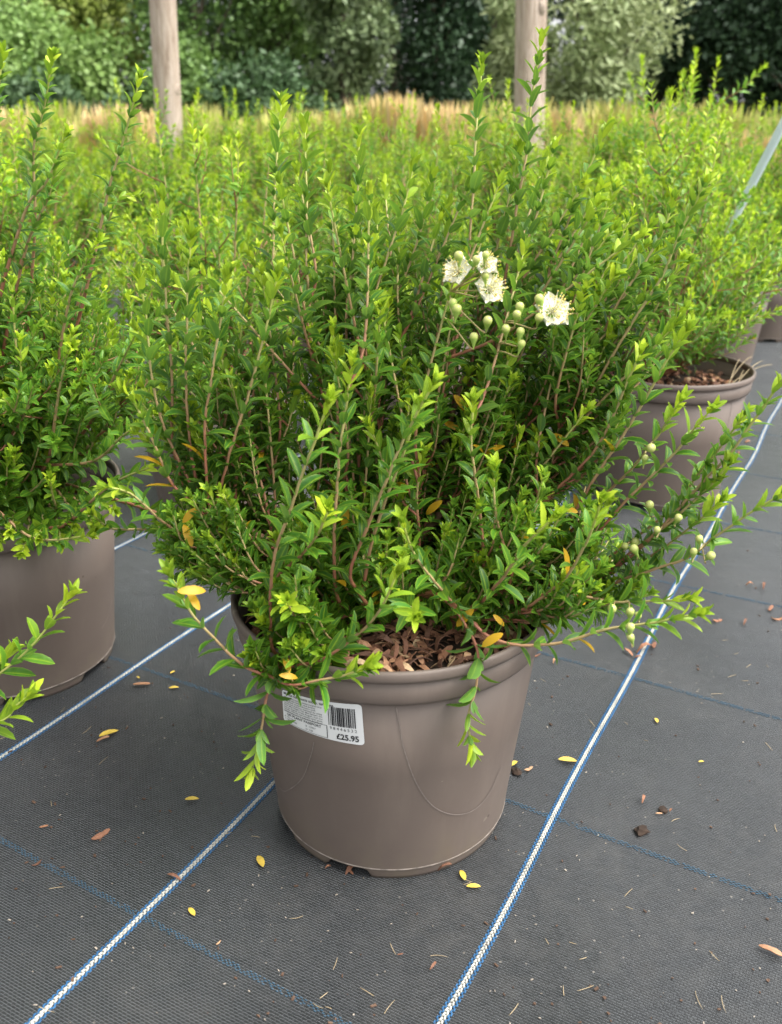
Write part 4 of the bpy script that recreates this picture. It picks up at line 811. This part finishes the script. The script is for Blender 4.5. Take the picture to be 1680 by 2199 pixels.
def foliage_mat(name, c0, c1, trans=.2):
    m, t, b = new_mat(name); c = ramp(t, attr(t, 'rnd'), [(0, c0), (1, c1)]).outputs[0]; t.links.new(c, b.inputs['Base Color']); b.inputs['Roughness'].default_value = .55
    tr = node(t, 'ShaderNodeBsdfTranslucent'); t.links.new(c, tr.inputs['Color']); ms = node(t, 'ShaderNodeMixShader'); ms.inputs[0].default_value = trans; t.links.new(b.outputs[0], ms.inputs[1]); t.links.new(tr.outputs[0], ms.inputs[2]); t.links.new(ms.outputs[0], t.nodes['Material Output'].inputs['Surface']); return m
TM = {'dark': foliage_mat('dark_hedge_leaves', (.018, .046, .020), (.048, .10, .038)), 'deep': foliage_mat('deep_green_leaves', (.05, .105, .04), (.095, .17, .062)), 'mid': foliage_mat('mid_green_leaves', (.085, .17, .04), (.19, .31, .075)), 'light': foliage_mat('light_green_leaves', (.13, .25, .055), (.30, .44, .12)),
      'yellow': foliage_mat('yellow_green_leaves', (.17, .26, .04), (.36, .42, .09)), 'olive': foliage_mat('olive_leaves', (.12, .18, .075), (.27, .34, .15)), 'silver': foliage_mat('silvery_leaves', (.20, .27, .10), (.46, .52, .26))}
M['trunk'] = plain('tree_bark', (.12, .095, .07), .95, noise=.4, nscale=6)
def tree(px, Y, hw, z0, z1, kind, label, seed, n=9000, leaf=.075, group='trees and bushes along the boundary', long=1.7):
    g = np.random.default_rng(seed); x = pt(px, 287, Y)[0]; e = empty('tree' if z1 > 2.7 else 'bush', (x, Y, 0)); tag(e, label, 'tree' if z1 > 2.7 else 'bush', group); zc = (z0+z1)/2; hz = (z1-z0)/2
    nc = 26; C = []
    for i in range(nc):
        v = g.normal(size=3); v /= np.linalg.norm(v); q = g.uniform(.35, .95); C.append((v[0]*hw*q*.85, v[1]*hw*q*.7, zc+v[2]*hz*q*.9, g.uniform(.28, .5)*min(hw, hz*1.1)))
    C = np.array(C); k = g.integers(nc, size=n); v = g.normal(size=(n, 3)); v /= np.linalg.norm(v, axis=1, keepdims=True); rr = g.random(n)[:, None]**.45
    P = C[k, :3]+v*rr*C[k, 3:4]; P[:, 2] = np.maximum(P[:, 2], .03)
    d = g.normal(size=(n, 3))+v*.6; d /= np.linalg.norm(d, axis=1, keepdims=True); nn = v+g.normal(0, .6, (n, 3))+np.array([0, 0, .5]); b = np.cross(d, nn); b /= np.linalg.norm(b, axis=1, keepdims=True)+1e-9
    L = leaf*g.uniform(.6, 1.25, (n, 1)); W_ = L/long/2; V = np.stack([P, P+d*L*.45+b*W_, P+d*L, P+d*L*.45-b*W_], 1).reshape(-1, 3); F = np.arange(n*4).reshape(-1, 4)
    clump = g.random(nc)[k]*.55+.45*g.random(n); tag(link('crown', np_mesh('crown', V, F, {'rnd': np.repeat(clump, 4)}, smooth=False), TM[kind], e), kind='stuff')
    parts = [tube(bez(np.array([0, 0, 0.]), np.array([.03, 0, z1*.25]), np.array([-.05, .02, z1*.5]), np.array([0, 0, z1*.8]), 12), np.linspace(.05+.02*z1, .02, 12), 8)]
    for c in C[:9]:
        s = np.array([0, 0, max(.1, min(c[2]*.6, z1*.6))]); parts.append(tube(bez(s, s*.7+c[:3]*.3, s*.3+c[:3]*.7, c[:3], 8), np.linspace(.03, .008, 8), 5))
    V, F, A = join_arrays(parts); link('trunk', np_mesh('trunk', V, F, A), M['trunk'], e)
LB = {'dark': 'tall dark evergreen of the boundary hedge', 'deep': 'low deep green shrub at the foot of the tree line', 'mid': 'mid green leafy tree behind the weathered post', 'light': 'pale fresh green bush along the boundary', 'yellow': 'yellow-green tree rising behind the pale bush', 'olive': 'narrow olive green tree between the dark trees', 'silver': 'silvery green bush with upright sprays beside the pale post'}
TL = {0: 'dark evergreen tree behind the pale green bushes', 1: 'pale fresh green bush in front of the yellow-green tree', 2: 'pale fresh green bush beside the one before the yellow-green tree', 3: 'low deep green shrub under the yellow-green tree', 4: 'low deep green shrub under the pale green bushes', 8: 'low deep green shrub between the leaning wooden post and the olive tree', 9: 'tall pale green tree between the leaning wooden post and the olive tree',
      11: 'dark evergreen tree between the olive tree and the pale post', 12: 'dark evergreen tree directly behind the pale post', 15: 'dark evergreen tree directly behind the silvery bush', 16: 'dark hedge tree between the silvery bush and the metal pole', 17: 'dark hedge tree right behind the leaning metal pole', 18: 'dark hedge tree beyond the leaning metal pole'}
for i, (px, Y, hw, z0, z1, kd) in enumerate(((20, 13, 1.5, 0, 4.2, 'dark'), (120, 11, 1.0, .6, 2.1, 'light'), (30, 10.6, .8, .5, 1.8, 'light'), (210, 10.2, .9, .05, 1.25, 'deep'), (60, 10.2, .8, .05, 1.2, 'deep'), (225, 12, .9, 1.1, 3.6, 'yellow'), (440, 11.6, 1.1, .1, 3.8, 'mid'), (400, 10.4, .7, .1, 1.6, 'mid'), (570, 10.2, .8, .05, 1.45, 'deep'), (600, 12.2, 1.0, .9, 4.0, 'light'),
        (745, 10.8, .62, .1, 3.8, 'olive'), (930, 11.6, 1.0, 0, 4.2, 'dark'), (1050, 12.2, 1.1, 0, 4.2, 'dark'), (1260, 9.4, .95, .15, 2.5, 'silver'), (1100, 9.8, .5, .2, 2.3, 'silver'), (1400, 12, 1.2, 0, 4.2, 'dark'), (1560, 11.2, 1.1, 0, 4, 'dark'), (1720, 10.8, 1.1, 0, 4, 'dark'), (1850, 11.5, 1.2, 0, 4, 'dark'))):
    lb = TL.get(i, LB[kd])
    if kd == 'silver' and px == 1100: lb = 'small silvery green bush close behind the pale post'
    if kd == 'mid' and Y < 11: lb = 'low mid green bush behind the leaning post'
    tree(px, Y, hw, z0, z1, kd, lb, 800+i, 14000 if kd == 'dark' else 10000, .085 if kd != 'silver' else .10, long=1.6 if kd != 'silver' else 3.2)
for i in range(17):
    tree(-1350+4400*i/16, 15.5+.6*(i % 2), 1.9, 0, 5.2, 'dark', 'tall dark tree at the very back of the boundary', 900+i, 12000, .11, 'dark trees at the very back')
